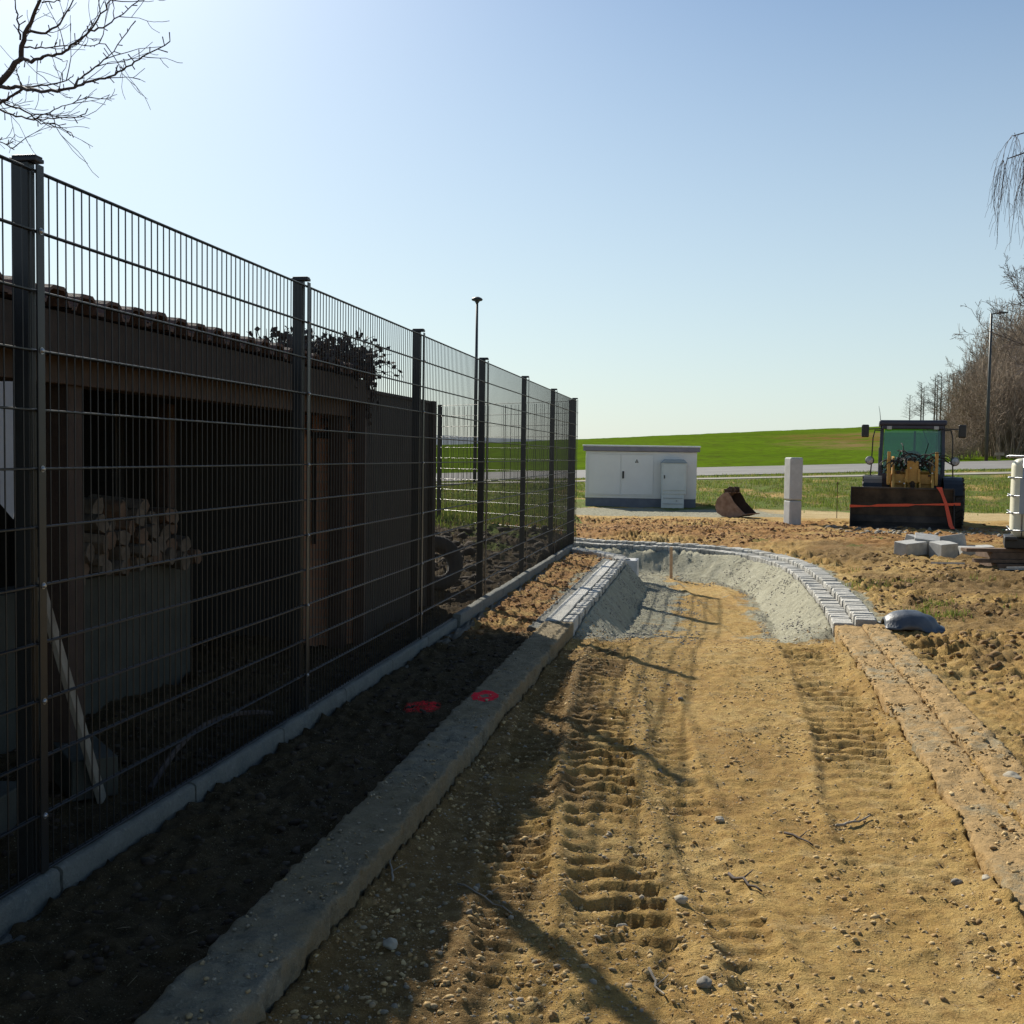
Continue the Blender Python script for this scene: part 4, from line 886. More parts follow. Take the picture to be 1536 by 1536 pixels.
for k,(p,s_,m_,lab) in enumerate(SL): rock('stone',(p[0],p[1],hg(*p)+s_*.25),(s_,s_*.8,s_*.62),M[m_],lab,k+1)
TW=[((.86,4.16),(.93,3.93),.007,'dark twig lying on the lane, longer of two in the lower middle'),((1.18,4.56),(1.25,4.41),.006,'short dark twig lying on the smooth part of the lane'),((1.44,4.70),(1.62,4.82),.007,'pale forked twig lying near the right tyre track'),((-.18,3.95),(.02,3.75),.004,'thin pale stalk at the edge of the fence shade'),((.44,3.28),(.47,3.12),.005,'bleached twig at the bottom of the lane'),((-.42,3.95),(-.45,4.12),.005,'thin pale twig in the shade beside the left kerb')]
for k,(a,b_,rr_,lab) in enumerate(TW):
    r=random.Random(k+30); n=7; m_=MB(); pts=[]
    for j in range(n): u=j/(n-1); x=a[0]+(b_[0]-a[0])*u+r.uniform(-.006,.006); y_=a[1]+(b_[1]-a[1])*u+r.uniform(-.006,.006); pts.append(V(x,y_,hg(x,y_)+rr_+.003+.006*r.random()))
    m_.tube(pts,[rr_*(1-.5*j/n) for j in range(n)],6); q=pts[3]; m_.tube([q,q+V(.03,.025,.012),q+V(.05,.06,.01)],[rr_*.5,rr_*.4,rr_*.2],5)
    tag(m_.build('fallen_twig',M['plank'] if k in(2,3,4,5) else M['twig'],smooth=True),lab,'twig')
# ------------------------------------------------------------------ scattered small stuff (uncountable)
def ico(sub=1):
    bm=bmesh.new(); bmesh.ops.create_icosphere(bm,subdivisions=sub,radius=1); v=np.array([tuple(x.co) for x in bm.verts]); f=np.array([[q.index for q in p.verts] for p in bm.faces]); bm.free(); return v,f
IV,IF=ico(1); IV2,IF2=ico(2)
def scatter(name,x,y,size,m,squash=.62,sink=.42,seed=0,fine_=False,rough=.28,z=None):
    rs=np.random.RandomState(seed); n=len(x); v,f=(IV2,IF2) if fine_ else (IV,IF); z=HG(x,y) if z is None else z
    P=np.repeat(v[None],n,0)*(1+rough*rs.randn(n,len(v),1).clip(-1.6,1.6)*(.45 if fine_ else 1))
    P=P*np.stack([1+.3*rs.randn(n),.9+.25*rs.rand(n),squash*(.7+.6*rs.rand(n))],-1).clip(.35,2)[:,None,:]
    a=rs.rand(n)*6.283; b=rs.randn(n)*.4; ca_,sa=np.cos(a)[:,None],np.sin(a)[:,None]; cb2,sb=np.cos(b)[:,None],np.sin(b)[:,None]
    X_=P[...,0]*cb2-P[...,2]*sb; Z_=P[...,0]*sb+P[...,2]*cb2; Y_=P[...,1]
    P=np.stack([X_*ca_-Y_*sa,X_*sa+Y_*ca_,Z_],-1)*size[:,None,None]
    P+=np.stack([x,y,z+size*squash*(1-2*sink)*.6],-1)[:,None,:]
    F=(f[None]+(np.arange(n)*len(v))[:,None,None]).reshape(-1,3)
    return tag(fastmesh(name,P.reshape(-1,3),F,m,smooth=fine_),kind='stuff')
rs=np.random.RandomState(11)
def cand(n,x0,x1,y0,y1,pw=1.0,seed=0):
    r_=np.random.RandomState(seed); y=y0+(y1-y0)*r_.rand(n)**pw; x=x0+(x1-x0)*r_.rand(n); return x,y
def roadmask(x,y): return inside(x,y,ROADP)&(distpoly(x,y,KINs)>.03)&(distpoly(x,y,LEDs)>.02)
x,y=cand(75000,-1.6,4.0,2.6,17,1.7,1); k=roadmask(x,y)&((y<9.8)|(rs.rand(len(x))<.25)); x,y=x[k],y[k]
dens=fbm(x*1.1,y*1.1,3,301)+.75*np.exp(-(distpoly(x,y,LEDs)/.65)**2)+.9*np.exp(-((x-np.interp(y,T1[:,0],T1[:,1])-.1)/.45)**2)*(y<6)+.5*np.exp(-((x-np.interp(y,T2[:,0],T2[:,1])-.25)/.25)**2); k=dens+rs.randn(len(x))*.4>.2; x,y=x[k],y[k]
sz=.0014+.0058*rs.rand(len(x))**5; tag(scatter('pebbles',x,y,sz,M['pebble'],seed=1,fine_=False,rough=.12),'small pale pebbles strewn over the sandy lane','pebbles')
x,y=cand(85000,-1.6,4.0,2.6,10.5,1.5,2); k=roadmask(x,y); x,y=x[k],y[k]
dens=fbm(x*1.6,y*1.6,3,311)+.7*np.exp(-(distpoly(x,y,LEDs)/.6)**2)+.8*np.exp(-((np.abs(x-np.interp(y,T1[:,0],T1[:,1])-.02)-.24)/.08)**2)+.8*np.exp(-((np.abs(x-np.interp(y,T2[:,0],T2[:,1]))-.27)/.1)**2); k=dens+rs.randn(len(x))*.4>.42; x,y=x[k],y[k]
tag(scatter('soil_crumbs',x,y,.0020+.011*rs.rand(len(x))**5,M['crumb'],seed=2,rough=.3),'crumbs of yellow-brown soil on the lane','soil')
x,y=cand(70000,2,14,2.6,27,1.1,3); k=(~inside(x,y,RIN))&(distpoly(x,y,KINs)>.5); x,y=x[k],y[k]; k=(fbm(x*.9,y*.9,3,321)+rs.randn(len(x))*.25>.05)&(y<16.5); x1_,y1_=x[k],y[k]
tag(scatter('soil_clods',x1_,y1_,.006+.034*rs.rand(len(x1_))**3.2,M['clod'],seed=3,rough=.25),'clods of brown soil on the right bank','soil')
x,y=cand(16000,0,12,18.5,27,1,4); k=(~inside(x,y,RIN))&(distpoly(x,y,KINs)>.5); x,y=x[k],y[k]; k=(fbm(x*.8,y*.8,3,325)+rs.randn(len(x))*.3>.0); x,y=x[k],y[k]
tag(scatter('red_soil_clods',x,y,.010+.032*rs.rand(len(x))**2.8,M['clodred'],seed=4,rough=.25),'reddish clods heaped beyond the curved kerb','soil')
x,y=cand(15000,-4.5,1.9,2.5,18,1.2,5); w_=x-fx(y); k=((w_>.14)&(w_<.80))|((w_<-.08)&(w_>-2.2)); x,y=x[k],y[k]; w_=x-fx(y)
dk=(w_<0)|(y<9.2)  # crumb colour follows the cast shade: dark inside it, orange in the sun
tag(scatter('dark_soil_crumbs',x[dk],y[dk],.004+.022*rs.rand(dk.sum())**2.6,M['cloddark'],seed=5,rough=.25),'dark damp soil crumbs on both sides of the fence, darkened for shade','soil')
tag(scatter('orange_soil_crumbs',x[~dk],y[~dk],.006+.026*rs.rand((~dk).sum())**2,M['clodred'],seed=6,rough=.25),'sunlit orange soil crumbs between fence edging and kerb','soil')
x,y=cand(26000,.3,4,9.6,18,1,6); k=roadmask(x,y); x,y=x[k],y[k]; dl=distpoly(x,y,LEDs); dk_=distpoly(x,y,KINs); k=((dl<1.1)|(dk_<.6)|(y>16.3))&(fbm(x*1.5,y*1.5,3,331)+rs.randn(len(x))*.3>.05); x,y=x[k],y[k]
tag(scatter('gravel',x,y,.004+.011*rs.rand(len(x))**2,M['chip'],seed=7,rough=.15),'loose grey gravel in the dip at the lane end','gravel')
x,y=cand(900,-3,.6,11.5,18.5,1,8); k=(x-fx(y)<-.1); x,y=x[k],y[k]
tag(scatter('rubble',x,y,.02+.09*rs.rand(len(x))**2.5,M['cloddark'],seed=8,rough=.25),'dark rubble heaped in the yard behind the fence','rubble')
x,y=cand(700,7,12,22.3,24.6,1,9); tag(scatter('loader_rubble',x,y,.01+.05*rs.rand(len(x))**3,M['stone2'],seed=9,rough=.2),'stones and crumbs in front of the loader bucket','rubble')
x=[];y=[];z_=[]
for w0,w1,zt,nn,mm in((3.42,3.86,.10,5500,'crumb'),(.85,1.07,.121,5000,'pebble')):
    yy=2.6+7.2*rs.rand(nn)**1.3; ww=w0+(w1-w0)*rs.rand(nn); xx=fx(yy)+ww; k=(fbm(xx*3,yy*3,3,411)+rs.randn(nn)*.35>.1)
    if mm=='crumb': k&=(distpoly(xx,yy,KINs)<.45); zz=np.where(ww-3.42<.235,.088,.112)
    else: zz=np.full(nn,zt)
    xx,yy,zz=xx[k],yy[k],zz[k]
    tag(scatter('kerb_dirt',xx,yy,(.0025+.012*rs.rand(len(xx))**4)*(1 if mm=='crumb' else .6),M[mm],seed=31+nn%7,rough=.3,z=zz),'loose dirt crumbs lying on the right mud-caked kerb' if mm=='crumb' else 'dark dirt crumbs lying on the shaded left kerb','soil')
x,y=cand(5200,-1.2,1.6,2.7,9,1.5,51); k=roadmask(x,y)&(distpoly(x,y,LEDs)<1.0); x,y=x[k],y[k]
tag(scatter('shade_stones',x,y,.003+.011*rs.rand(len(x))**3.5,M['pebble'],seed=52,rough=.14),'scattered stones in the fence shade beside the left kerb','stones')
# straw bits
def straws(name,x,y,L,rad,m,seed,label):
    r_=np.random.RandomState(seed); n=len(x); z=HG(x,y)+rad*1.3; a=r_.rand(n)*6.283; dx=np.cos(a)*L; dy=np.sin(a)*L
    P=np.stack([x,y,z],-1); Q=np.stack([x+dx,y+dy,HG(x+dx,y+dy)+rad*1.3+.006*r_.rand(n)],-1); Mx=(P+Q)/2+np.stack([-dy,dx,0*dx],-1)*(r_.randn(n,1)*.15); Mx[:,2]=np.maximum(Mx[:,2],HG(Mx[:,0],Mx[:,1])+rad)
    T=(Q-P); T/=np.linalg.norm(T,axis=1)[:,None]; N=np.stack([-T[:,1],T[:,0],0*x],-1); U=np.zeros_like(N); U[:,2]=1
    rings=[]
    for C_,s in((P,1),(Mx,.9),(Q,.4)):
        for k in range(3): an=2.094*k; rings.append(C_+(N*math.cos(an)+U*math.sin(an))*(rad*s)[:,None])
    Vv=np.stack(rings,1); f=[]
    for i in range(2):
        for k in range(3): f.append([i*3+k,i*3+(k+1)%3,i*3+3+(k+1)%3,i*3+3+k])
    F=(np.array(f)[None]+(np.arange(n)*9)[:,None,None]).reshape(-1,4)
    return tag(fastmesh(name,Vv.reshape(-1,3),F,m,smooth=False),label,'straw',kind='stuff')
x,y=cand(1500,-1.5,3.2,2.7,14,1.7,21); k=~((x-fx(y)<.1)|((x-fx(y)>.80)&(x-fx(y)<1.12))); x,y=x[k],y[k]
straws('straw',x,y,.015+.07*rs.rand(len(x))**2,.0007+.0013*rs.rand(len(x))**2,M['straw'],5,'bits of straw and thin twigs on the soil')
# grass
def grass(name,x,y,h,w,m,seed,label,lean=.4,z=None):
    r_=np.random.RandomState(seed); n=len(x); z=HG(x,y)-.01 if z is None else z; a=r_.rand(n)*6.283; c_,s=np.cos(a),np.sin(a); la=r_.rand(n)*6.283; ln=lean*r_.rand(n)
    b0=np.stack([x-c_*w/2,y-s*w/2,z],-1); b1=np.stack([x+c_*w/2,y+s*w/2,z],-1)
    m0=np.stack([x+np.cos(la)*ln*h*.4,y+np.sin(la)*ln*h*.4,z+h*.6],-1); tip=np.stack([x+np.cos(la)*ln*h*1.2,y+np.sin(la)*ln*h*1.2,z+h],-1)
    P=np.stack([b0,b1,m0+(b1-b0)*.35,m0-(b1-b0)*.35,tip,tip+.0005],1)
    f=np.array([[0,1,2,3],[3,2,5,4]]); F=(f[None]+(np.arange(n)*6)[:,None,None]).reshape(-1,4)
    return tag(fastmesh(name,P.reshape(-1,3),F,m,smooth=False),label,'grass',kind='stuff')
x,y=cand(150000,-12,36,31,47,1,31); k=(fbm(x*.55,y*.55,3,341)+.9*sm(31.5,35,y)-.55+.25*rs.randn(len(x))>0)&(~((y>43.2)&(y<45.3)))&(~((x>2)&(x<5.9)&(y<36))); x,y=x[k],y[k]
gh=(.035+.07*rs.rand(len(x)))*(1+1.1*np.clip(fbm(x*.4,y*.4,2,345),0,1))
grass('verge_grass',x,y,gh,.012+.02*rs.rand(len(x)),M['grassblade'],1,'green grass on the verge between sand and road')
x,y=cand(26000,4.0,9.5,5,16.5,1,32); k=fbm(x*.8,y*.8,3,165)>.50; x,y=x[k],y[k]; cx=[(3.95,10.6),(4.3,11.0),(4.15,10.3)]
for a,b_ in cx: x=np.append(x,a+.09*rs.randn(170)); y=np.append(y,b_+.09*rs.randn(170))
grass('weed_tufts',x,y,.03+.06*rs.rand(len(x)),.005+.005*rs.rand(len(x)),M['grassblade'],2,'small green weed tufts on the right soil bank')
x,y=cand(30000,-9,1.2,19,33,1,33); grass('yard_grass',x,y,.05+.12*rs.rand(len(x)),.012+.015*rs.rand(len(x)),M['grassblade'],3,'rough grass seen through the mesh fence')
# ------------------------------------------------------------------ trees
def grow_branch(mb,p,d,L,r,depth,rg,up=.15,droop=0,seg=6,split=3,wig=.25,minr=.002,sides=5,ratio=.62,spread=.8):
    pts=[p];rad=[r]; dd=d.normalized(); st=L/seg; kids=[]
    for i in range(seg):
        dd=(dd+V(rg.uniform(-wig,wig),rg.uniform(-wig,wig),rg.uniform(-wig,wig)+up-droop)*.5).normalized()
        pts.append(pts[-1]+dd*st); rad.append(max(minr,r*(1-.75*(i+1)/seg)))
        if depth>0 and i>=1 and i<seg:
            for _ in range(split if rg.random()<.85 else 1):
                if rg.random()<.62:
                    s=dd.orthogonal().normalized(); s=Matrix.Rotation(rg.uniform(0,6.28),3,dd)@s
                    kids.append((pts[-1].copy(),(dd+s*spread*rg.uniform(.6,1.3)).normalized(),L*ratio*(1-.45*i/seg)*rg.uniform(.7,1.15),max(minr,rad[-1]*.55)))
    mb.tube(pts,rad,max(3,sides),cap=False)
    for q in kids: grow_branch(mb,q[0],q[1],q[2],q[3],depth-1,rg,up,droop,max(3,seg-1),split,wig,minr,max(3,sides-1),ratio,spread)
# near bare tree at top left: trunk stands beyond the shed, limbs reach into view
tr=thing('bare_tree',(-6.4,9.2,0),'bare tree reaching budding twigs into the upper left sky','tree')
TB=MB(); base=V(-6.4,9.2,0); O=base
TB.tube([V(0,0,-.1),V(.05,0,1.0),V(.18,-.1,2.0),V(.35,-.2,2.9),V(.5,-.25,3.6)],[.17,.14,.125,.11,.09],10); TB.build('trunk',M['bark'],tr,smooth=True)
CB=MB(); rg=random.Random(12)
F_=1640.; 
def near(px,py,Yd):   # photo measurement -> metres at distance Yd (pitch 2.97, roll .85)
    p_=R(2.97); r_=R(.85); u=(px-768)/F_; v=-(py-768)/F_; a=u*math.cos(r_)-v*math.sin(r_); b=u*math.sin(r_)+v*math.cos(r_)
    X_,Y_,Z_=a,math.cos(p_)+b*math.sin(p_),-math.sin(p_)+b*math.cos(p_); t_=Yd/Y_; return V(X_*t_,Yd,1.6+Z_*t_)-base
limbs=[ # measured limb courses (x,y in the photograph, distance in m), thickness
 ([(-260,330,8.9),(-120,240,8.6),(-30,150,8.3),(5,118,8.2),(30,88,8.1),(38,50,8.0),(55,15,7.9),(75,-40,7.8)],.034),
 ([(30,88,8.1),(48,92,8.0),(66,85,7.9),(92,81,7.8),(112,66,7.7),(135,47,7.6),(158,14,7.5),(172,-12,7.5)],.014),
 ([(135,47,7.6),(160,40,7.7),(185,20,7.8),(212,-5,7.9)],.007),
 ([(32,72,8.1),(60,72,8.2),(90,68,8.3),(125,68,8.4),(158,66,8.5)],.007),
 ([(-30,150,8.3),(0,130,8.2),(25,131,8.1),(55,136,7.9),(85,136,7.8),(110,130,7.7),(135,121,7.6),(165,115,7.5),(190,100,7.4),(215,87,7.3),(255,62,7.2)],.016),
 ([(110,130,7.7),(125,112,7.8),(150,95,7.9),(170,78,8.0),(196,40,8.1)],.008),
 ([(-60,190,8.5),(0,154,8.3),(20,143,8.2),(40,130,8.15),(70,129,8.1),(100,122,8.2),(110,112,8.3)],.013),
 ([(-80,200,8.6),(0,165,8.4),(25,174,8.3),(50,179,8.2),(75,168,8.1),(100,158,8.0),(135,146,7.9)],.009),
 ([(-20,140,8.4),(10,155,8.4),(45,172,8.3),(62,186,8.3),(80,184,8.3),(107,199,8.3)],.008),
 ([(60,180,8.2),(85,176,8.3),(110,177,8.4),(128,171,8.5)],.005),
 ([(40,48,8.0),(70,50,8.0),(88,36,8.0),(112,0,8.0),(120,-20,8.0)],.011),
 ([(30,60,8.0),(26,30,8.0),(24,0,8.0),(20,-30,8.0)],.008),
 ([(62,4,7.9),(85,1,7.9),(100,-3,7.9)],.006),
 ([(-60,230,8.7),(-20,205,8.6),(5,215,8.6),(20,222,8.6)],.008)]
for L_,th in limbs:
    P=[near(*q) for q in L_]; n=len(P); 
    Q=[]
    for i in range(n-1):
        for k in range(4): Q.append(P[i].lerp(P[i+1],k/4)+V(rg.uniform(-1,1),rg.uniform(-1,1),rg.uniform(-1,1))*.008)
    Q.append(P[-1]); m_=len(Q)
    CB.tube(Q,[max(.0035,th*(1-.8*i/m_)) for i in range(m_)],6,cap=False)
    for i in range(2,m_):
        if rg.random()<.75:
            d=(Q[i]-Q[i-1]).normalized(); s=Matrix.Rotation(rg.uniform(0,6.28),3,d)@d.orthogonal().normalized()
            if rg.random()<.72: 
                e=Q[i]+(d*.6+s).normalized()*rg.uniform(.02,.07); CB.tube([Q[i],e],[.0032,.0042],4)
            else: grow_branch(CB,Q[i],(d+s*.9),rg.uniform(.15,.55),.0042,1,rg,up=.05,seg=5,split=1,minr=.0022,sides=4,wig=.5)
cr0=[V(.5,-.25,3.6),near(-260,330,8.9)]; CB.tube([V(.35,-.2,2.6),V(.9,-.3,3.0),near(-260,330,8.9)],[.07,.05,.036],8)
CB.tube([V(.35,-.2,2.6),V(1.0,-.3,3.1),near(-80,200,8.6)],[.06,.04,.012],8); CB.tube([V(.9,-.3,3.0),near(-150,280,8.8),near(-60,230,8.7)],[.05,.02,.009],6)
for k in range(7):
    a=k*.9; grow_branch(CB,V(.5,-.25,3.5),V(math.cos(a+1.2)*.9-.5,math.sin(a)*.7+.3,1.0),1.7,.05,3,rg,up=.12,seg=6,split=2,minr=.003,sides=5)
CB.build('crown',M['twig'],tr,smooth=True)
# weeping birch at the right edge
bt=thing('weeping_birch',(15.9,28.4,.15),'weeping bare birch with hanging twigs at the upper right edge','tree')
b=MB(); b.tube([V(0,0,-.2),V(.1,0,3),V(0,.1,6),V(-.1,.1,9),V(0,0,12.5)],[.26,.2,.15,.1,.02],10); b.build('trunk',pm('birch_bark',(.25,.24,.22),(.55,.53,.5),3,.8,.4),bt,smooth=True)
b=MB(); rg=random.Random(21)
def weep(mb,p0,tgt,n):
    pts=[p0]
    for k in range(1,9): u=k/8; pts.append(p0.lerp(tgt,u)+V(rg.uniform(-.08,.08),rg.uniform(-.08,.08),1.1*math.sin(u*math.pi)*.6))
    mb.tube(pts,[.05*(1-.85*k/8)+.006 for k in range(9)],5,cap=False)
    for _ in range(n):
        q=pts[rg.randint(2,8)]+V(rg.uniform(-.1,.1),rg.uniform(-.3,.3),0); L_=rg.uniform(.6,2.1); d=V(rg.uniform(-.4,.25),rg.uniform(-.5,.5),rg.uniform(-.1,.3)); s=[q]
        for j in range(9):
            d=(d*.72+V(rg.uniform(-.12,.09),rg.uniform(-.12,.12),-.42)).normalized(); s.append(s[-1]+d*L_/9)
            if rg.random()<.75:
                e=d+V(rg.uniform(-.9,.9),rg.uniform(-.9,.9),.1); e.normalize(); s2=[s[-1],s[-1]+e*.1]
                for jj in range(3): s2.append(s2[-1]+(e*.4+V(rg.uniform(-.2,.2),rg.uniform(-.2,.2),-.8)).normalized()*rg.uniform(.06,.14))
                mb.tube(s2,[.005,.0045,.004,.004,.003],3,cap=False)
        mb.tube(s,[.009]+[.0065]*7+[.005,.004],3,cap=False)
for tg,n_,h0 in [((-3.5,-.2,9.15),34,8.3),((-3.0,.4,9.9),34,9),((-3.2,-.5,8.6),26,7.6),((-2.3,.2,9.3),30,8.4),((-2.2,-.9,10.5),22,9.6),((-1.5,.9,8.2),16,7.2),((2.8,0,9.2),14,8.4),((2,1.5,10.3),14,9.4),((1.7,-1.8,8.6),14,7.8),((-.5,2.6,9.4),12,8.5),((-.6,-2.4,9.4),12,8.5),((0,0,12.6),14,11)]:
    weep(b,V(0,0,h0),V(*tg),n_)
b.build('crown',M['birch'],bt)
# bare tree behind, right edge, spreading branches at mid height
st_=thing('spreading_tree',(18.7,34,.35),'bare spreading tree whose fine branches poke in above the street lamp','tree')
b=MB(); b.tube([V(0,0,-.2),V(0,0,2.2),V(-.1,0,4)],[.2,.16,.12],10); b.build('trunk',M['bark'],st_,smooth=True)
b=MB(); rg=random.Random(33)
for tg in[(-1,0,.62),(-1,.2,.42),(-.8,-.3,1.0),(-.6,.6,1.2),(.8,.2,1),(.5,-.7,1.1),(0,.8,1.3),(0,0,1.6),(-1,-.1,.8)]:
    grow_branch(b,V(-.1,0,4.0),V(*tg),3.9,.05,3,rg,up=.04,seg=7,split=2,minr=.006,sides=5,ratio=.5)
b.build('crown',M['birch'],st_)
# row of slim bare trees on the hill crest
def far_tree(seed,h):
    rg=random.Random(seed); a=MB(); a.tube([V(0,0,-.5),V(.05*h*.1,0,h*.4),V(0,0,h*.8),V(.1,0,h)],[.20,.15,.08,.03],5)
    c_=MB()
    for k in range(54):
        z=h*(.20+.78*k/54); L_=(h*.25)*(1-.6*(k/54))*rg.uniform(.6,1.2); an=rg.uniform(0,6.28)
        grow_branch(c_,V(0,0,z),V(math.cos(an),math.sin(an),.35),L_,.045,1,rg,up=.1,seg=4,split=2,minr=.022,sides=3,ratio=.55)
    return a,c_
protos=[]
LBL=['first slim bare tree, leftmost of the row on the hill crest','second slim bare tree from the left on the hill crest','third slim bare tree from the left on the hill crest']
rg=random.Random(3); pos=[(82.3,228),(86.2,226),(87.6,231),(88.6,225),(89.6,229),(90.5,224),(91.3,230),(92.2,226),(93,223),(94,229),(94.8,225),(95.7,228),(96.8,224),(98,229),(99.2,226),(100.6,224)]
ords=['leftmost','second from left','third from left','fourth from left','fifth from left','sixth from left','seventh from left','eighth from left','ninth from left','tenth from left','eleventh from left','twelfth from left','thirteenth from left','fourteenth from left','fifteenth from left','rightmost']
for i,(x,y) in enumerate(pos):
    if i: x-=1.8
    z=float(fieldz(np.array([x]),np.array([y]))[0])
    if i<4:
        o=thing('slim_tree',(x,y,z),'','tree'); a,c_=far_tree(40+i,10.4); a.build('trunk',M['fartwig'],o); c_.build('crown',M['fartwig'],o); protos.append(o)
    else: o=copy_tree(protos[i%4]); o.location=(x,y,z)
    s=(.62,.78,.88,.9,1.0,.98,1.05,1.0,1.08,1.05,1.12,1.1,1.15,1.2,1.2,1.25)[i]; o.scale=(s,s,s); o.rotation_euler=(0,0,i*1.3)
    tag(o,'slim bare tree on the hill crest, %s in the row'%ords[i],'tree','row of slim bare trees on the hill crest')
# dense bare thicket on the right
def shrub_arrays(seed,h,tall=False):
    rg=random.Random(seed); m_=MB()
    for k in range(14):
        an=rg.uniform(0,6.28); rr_=rg.uniform(0,.9)
        grow_branch(m_,V(math.cos(an)*rr_,math.sin(an)*rr_,-.2),V(math.cos(an)*.45,math.sin(an)*.45,1.2),h*rg.uniform(.55,1),.026,2,rg,up=.10,seg=6,split=3,minr=.007,sides=3,ratio=.5,spread=1.0)
    v=np.array(m_.v); F=[]
    for f in m_.f:
        F.append(f if len(f)==4 else (f[0],f[1],f[2],f[2]))
    return v,np.array(F)
SH=[shrub_arrays(60+i,3.6) for i in range(4)]
VV=[];FF=[];o_=0; r_=np.random.RandomState(5)
def putsh(x,y,z,s,k,a):
    global o_
    v,f=SH[k]; c_,s_=math.cos(a),math.sin(a); q=np.stack([(v[:,0]*c_-v[:,1]*s_)*s[0],(v[:,0]*s_+v[:,1]*c_)*s[0],v[:,2]*s[1]],-1)+np.array([x,y,z]); VV.append(q); FF.append(f+o_); o_+=len(v)
for i in range(210):
    u=r_.rand(); y=60+42*u; x=y*(.383+.135*r_.rand()**.9); xl=0
    hgt=np.interp(x/y,[.383,.405,.415,.43,.47],[16,40,70,112,158])*y/1640/3.3*(.75+.4*r_.rand())
    putsh(x,y,float(fieldz(np.array([x]),np.array([y]))[0])-.1,(.55+.35*hgt,hgt*.95),i%4,r_.rand()*6.28)
tag(fastmesh('thicket',np.concatenate(VV),np.concatenate(FF),M['shrubtwig'],smooth=False),'dense brown bare thicket beyond the road on the right','thicket',kind='stuff')
tx=[(32.0,75,8.6),(35.2,80,9.8),(30.9,70,7),(40.6,88,12),(32.2,67,9),(44,96,13),(38.5,90,10.5),(29.9,62,8.2)]
tl=['shortest bare tree rising at the left end of the brown thicket','pale bare tree standing just behind the tip of the street lamp','small bare tree in the thicket directly behind the lamp pole','tall bare tree deep in the thicket at the right edge','bare tree crowding the right edge of the photo','farthest tall bare tree at the back of the thicket','bare tree sloping up behind the middle of the thicket','bare tree nearest the road at the right edge']
for i,(x,y,h) in enumerate(tx):
    z=float(fieldz(np.array([x]),np.array([y]))[0])
    if i<2:
        o=thing('thicket_tree',(x,y,z),'','tree'); rg=random.Random(80+i); a=MB(); a.tube([V(0,0,-.3),V(0,0,3),V(.1,0,5)],[.14,.11,.07],6); a.build('trunk',M['shrubtwig'],o)
        c_=MB()
        for k in range(11): grow_branch(c_,V(0,0,1.2+.34*k),V(math.cos(k*2.4)*.75,math.sin(k*2.4)*.75,1.15),4.2*(1-.035*k),.055,3,rg,up=.12,seg=5,split=2,minr=.010,sides=3,ratio=.5,spread=.7)
        c_.build('crown',M['shrubtwig'],o); 
        if i==0: tp0=o
        else: tp1=o
    else: o=copy_tree((tp0,tp1)[i%2])
    o.location=(x,y,z); s=h/10.; o.scale=(s,s,s); o.rotation_euler=(0,0,i*1.9); tag(o,tl[i],'tree','bare trees rising out of the thicket')
# ------------------------------------------------------------------ street lamps
l1=thing('street_lamp',(24.9,57.6,1.35),'tall grey street lamp with a short flat arm beside the far road','street lamp')
b=MB(); b.tube([V(0,0,-.3),V(0,0,4),V(.0,0,8.02)],[.095,.08,.06],10); b.build('pole',M['lamp'],l1,smooth=True)
b=MB(); b.tube([V(0,0,7.96),V(.12,0,8.02),V(.5,0,8.05)],.035,8); b.build('arm',M['lamp'],l1,smooth=True)
b=MB(); b.prism([(.30,7.99),(.85,8.05),(.83,8.10),(.45,8.13),(.30,8.09)],-.11,.11,MP); b.build('lamp_head',M['lamp'],l1,.015)
l2=thing('street_lamp',(-1.55,45,.5),'street lamp with round mushroom cap rising behind the mesh fence','street lamp')
b=MB(); b.tube([V(0,0,-.3),V(0,0,4),V(0,0,7.35)],[.075,.062,.05],10); b.build('pole',M['lampdark'],l2,smooth=True)
b=MB(); b.lathe([(0,7.32),(.07,7.34),(.20,7.38),(.235,7.42),(.19,7.48),(.08,7.53),(0,7.54)],(0,0,0),24); b.lathe([(0,7.26),(.06,7.28),(.11,7.36),(0,7.37)],(0,0,0),16); b.build('lamp_head',M['lampdark'],l2,smooth=True)
# small sign at the foot of the right lamp
sg=MB(); sg.tube([(25.75,58,1.2),(25.75,58,2.0)],.03,6); sg.box((25.75,57.95,2.05),(.5,.03,.16)); tag(sg.build('road_marker',M['plank']),'small low board on a post at the roadside by the lamp','sign')
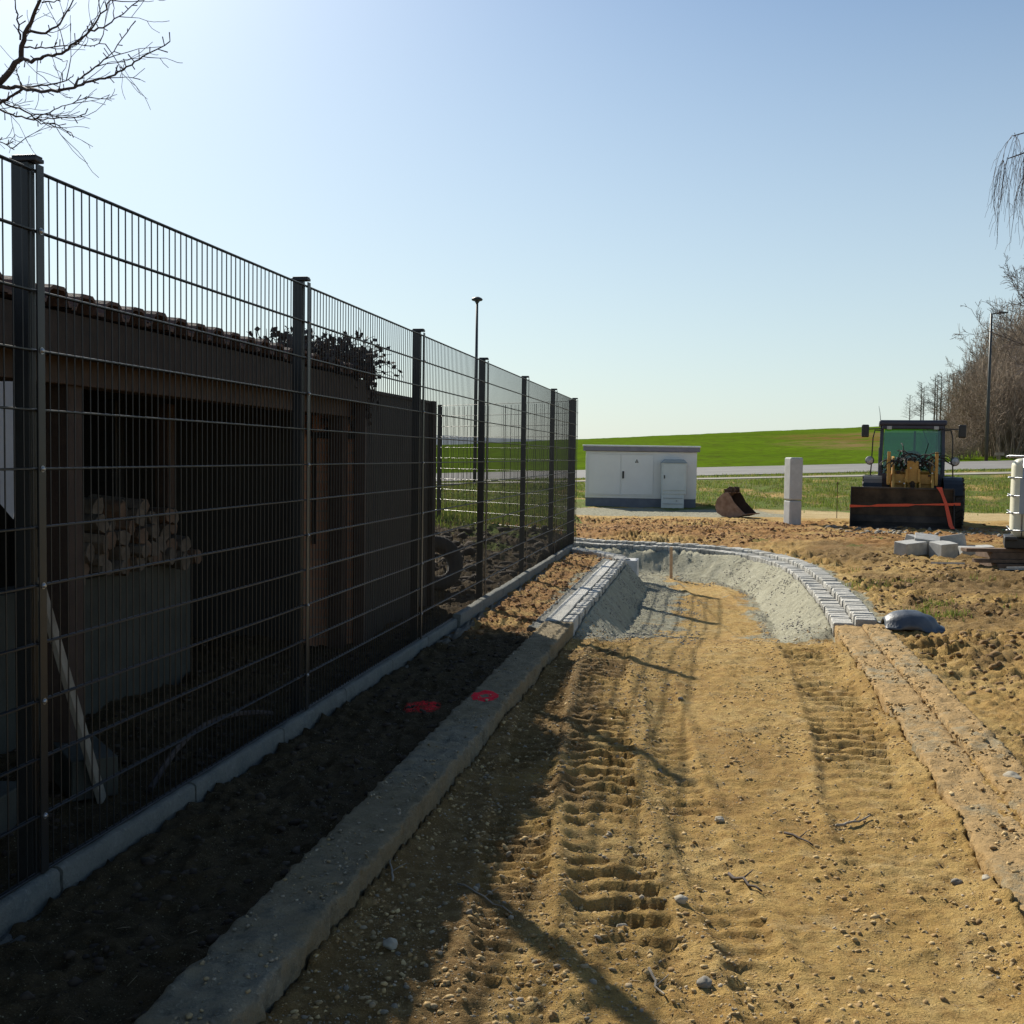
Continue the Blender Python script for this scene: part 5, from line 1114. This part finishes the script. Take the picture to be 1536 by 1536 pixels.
# ------------------------------------------------------------------ sky, sun, camera
AZ=-26.4; EL=35.2
W=bpy.data.worlds.new('World'); sc.world=W; W.use_nodes=True; nt=W.node_tree; bg=nt.nodes['Background']
sk=nt.nodes.new('ShaderNodeTexSky'); sk.sky_type='NISHITA'; sk.sun_disc=False; sk.sun_elevation=R(EL); sk.sun_rotation=R(AZ)
sk.air_density=1.0; sk.dust_density=1.0; sk.ozone_density=3.6; sk.altitude=300
tc=nt.nodes.new('ShaderNodeTexCoord'); sp=nt.nodes.new('ShaderNodeSeparateXYZ'); nt.links.new(tc.outputs['Generated'],sp.inputs[0])
rp=nt.nodes.new('ShaderNodeValToRGB'); rp.color_ramp.elements[0].position=0; rp.color_ramp.elements[0].color=(.72,.72,.72,1); rp.color_ramp.elements[1].position=.42; rp.color_ramp.elements[1].color=(0,0,0,1)
nt.links.new(sp.outputs['Z'],rp.inputs[0]); mxs=nt.nodes.new('ShaderNodeMix'); mxs.data_type='RGBA'; nt.links.new(rp.outputs[0],mxs.inputs['Factor']); nt.links.new(sk.outputs[0],mxs.inputs['A']); mxs.inputs['B'].default_value=(6.9,7.3,7.2,1)
tnt=nt.nodes.new('ShaderNodeMix'); tnt.data_type='RGBA'; tnt.blend_type='MULTIPLY'; tnt.inputs['Factor'].default_value=1; tnt.inputs['B'].default_value=(.95,1.01,.985,1); nt.links.new(mxs.outputs['Result'],tnt.inputs['A'])
nt.links.new(tnt.outputs['Result'],bg.inputs[0]); bg.inputs[1].default_value=.078
sun=bpy.data.lights.new('sun','SUN'); sun.energy=5.0; sun.angle=R(.53); sun.color=(1,.93,.80); so=bpy.data.objects.new('sun',sun); COL.objects.link(so)
sd=V(math.sin(R(AZ))*math.cos(R(EL)),math.cos(R(AZ))*math.cos(R(EL)),math.sin(R(EL))); so.rotation_euler=sd.to_track_quat('Z','Y').to_euler(); so.location=(0,0,20)
cam=bpy.data.cameras.new('camera'); co_=bpy.data.objects.new('camera',cam); COL.objects.link(co_); cam.sensor_width=36; cam.sensor_height=36; cam.lens=1640/1536*36; cam.clip_end=6000; cam.clip_start=.05
co_.matrix_world=Matrix.Translation((0,0,1.6))@Matrix.Rotation(R(90-2.97),4,'X')@Matrix.Rotation(R(.85),4,'Z')
sc.camera=co_
sc.view_settings.view_transform='Standard'; sc.view_settings.look='None'; sc.view_settings.exposure=.52; sc.view_settings.gamma=1
sc.render.resolution_x=sc.render.resolution_y=1024
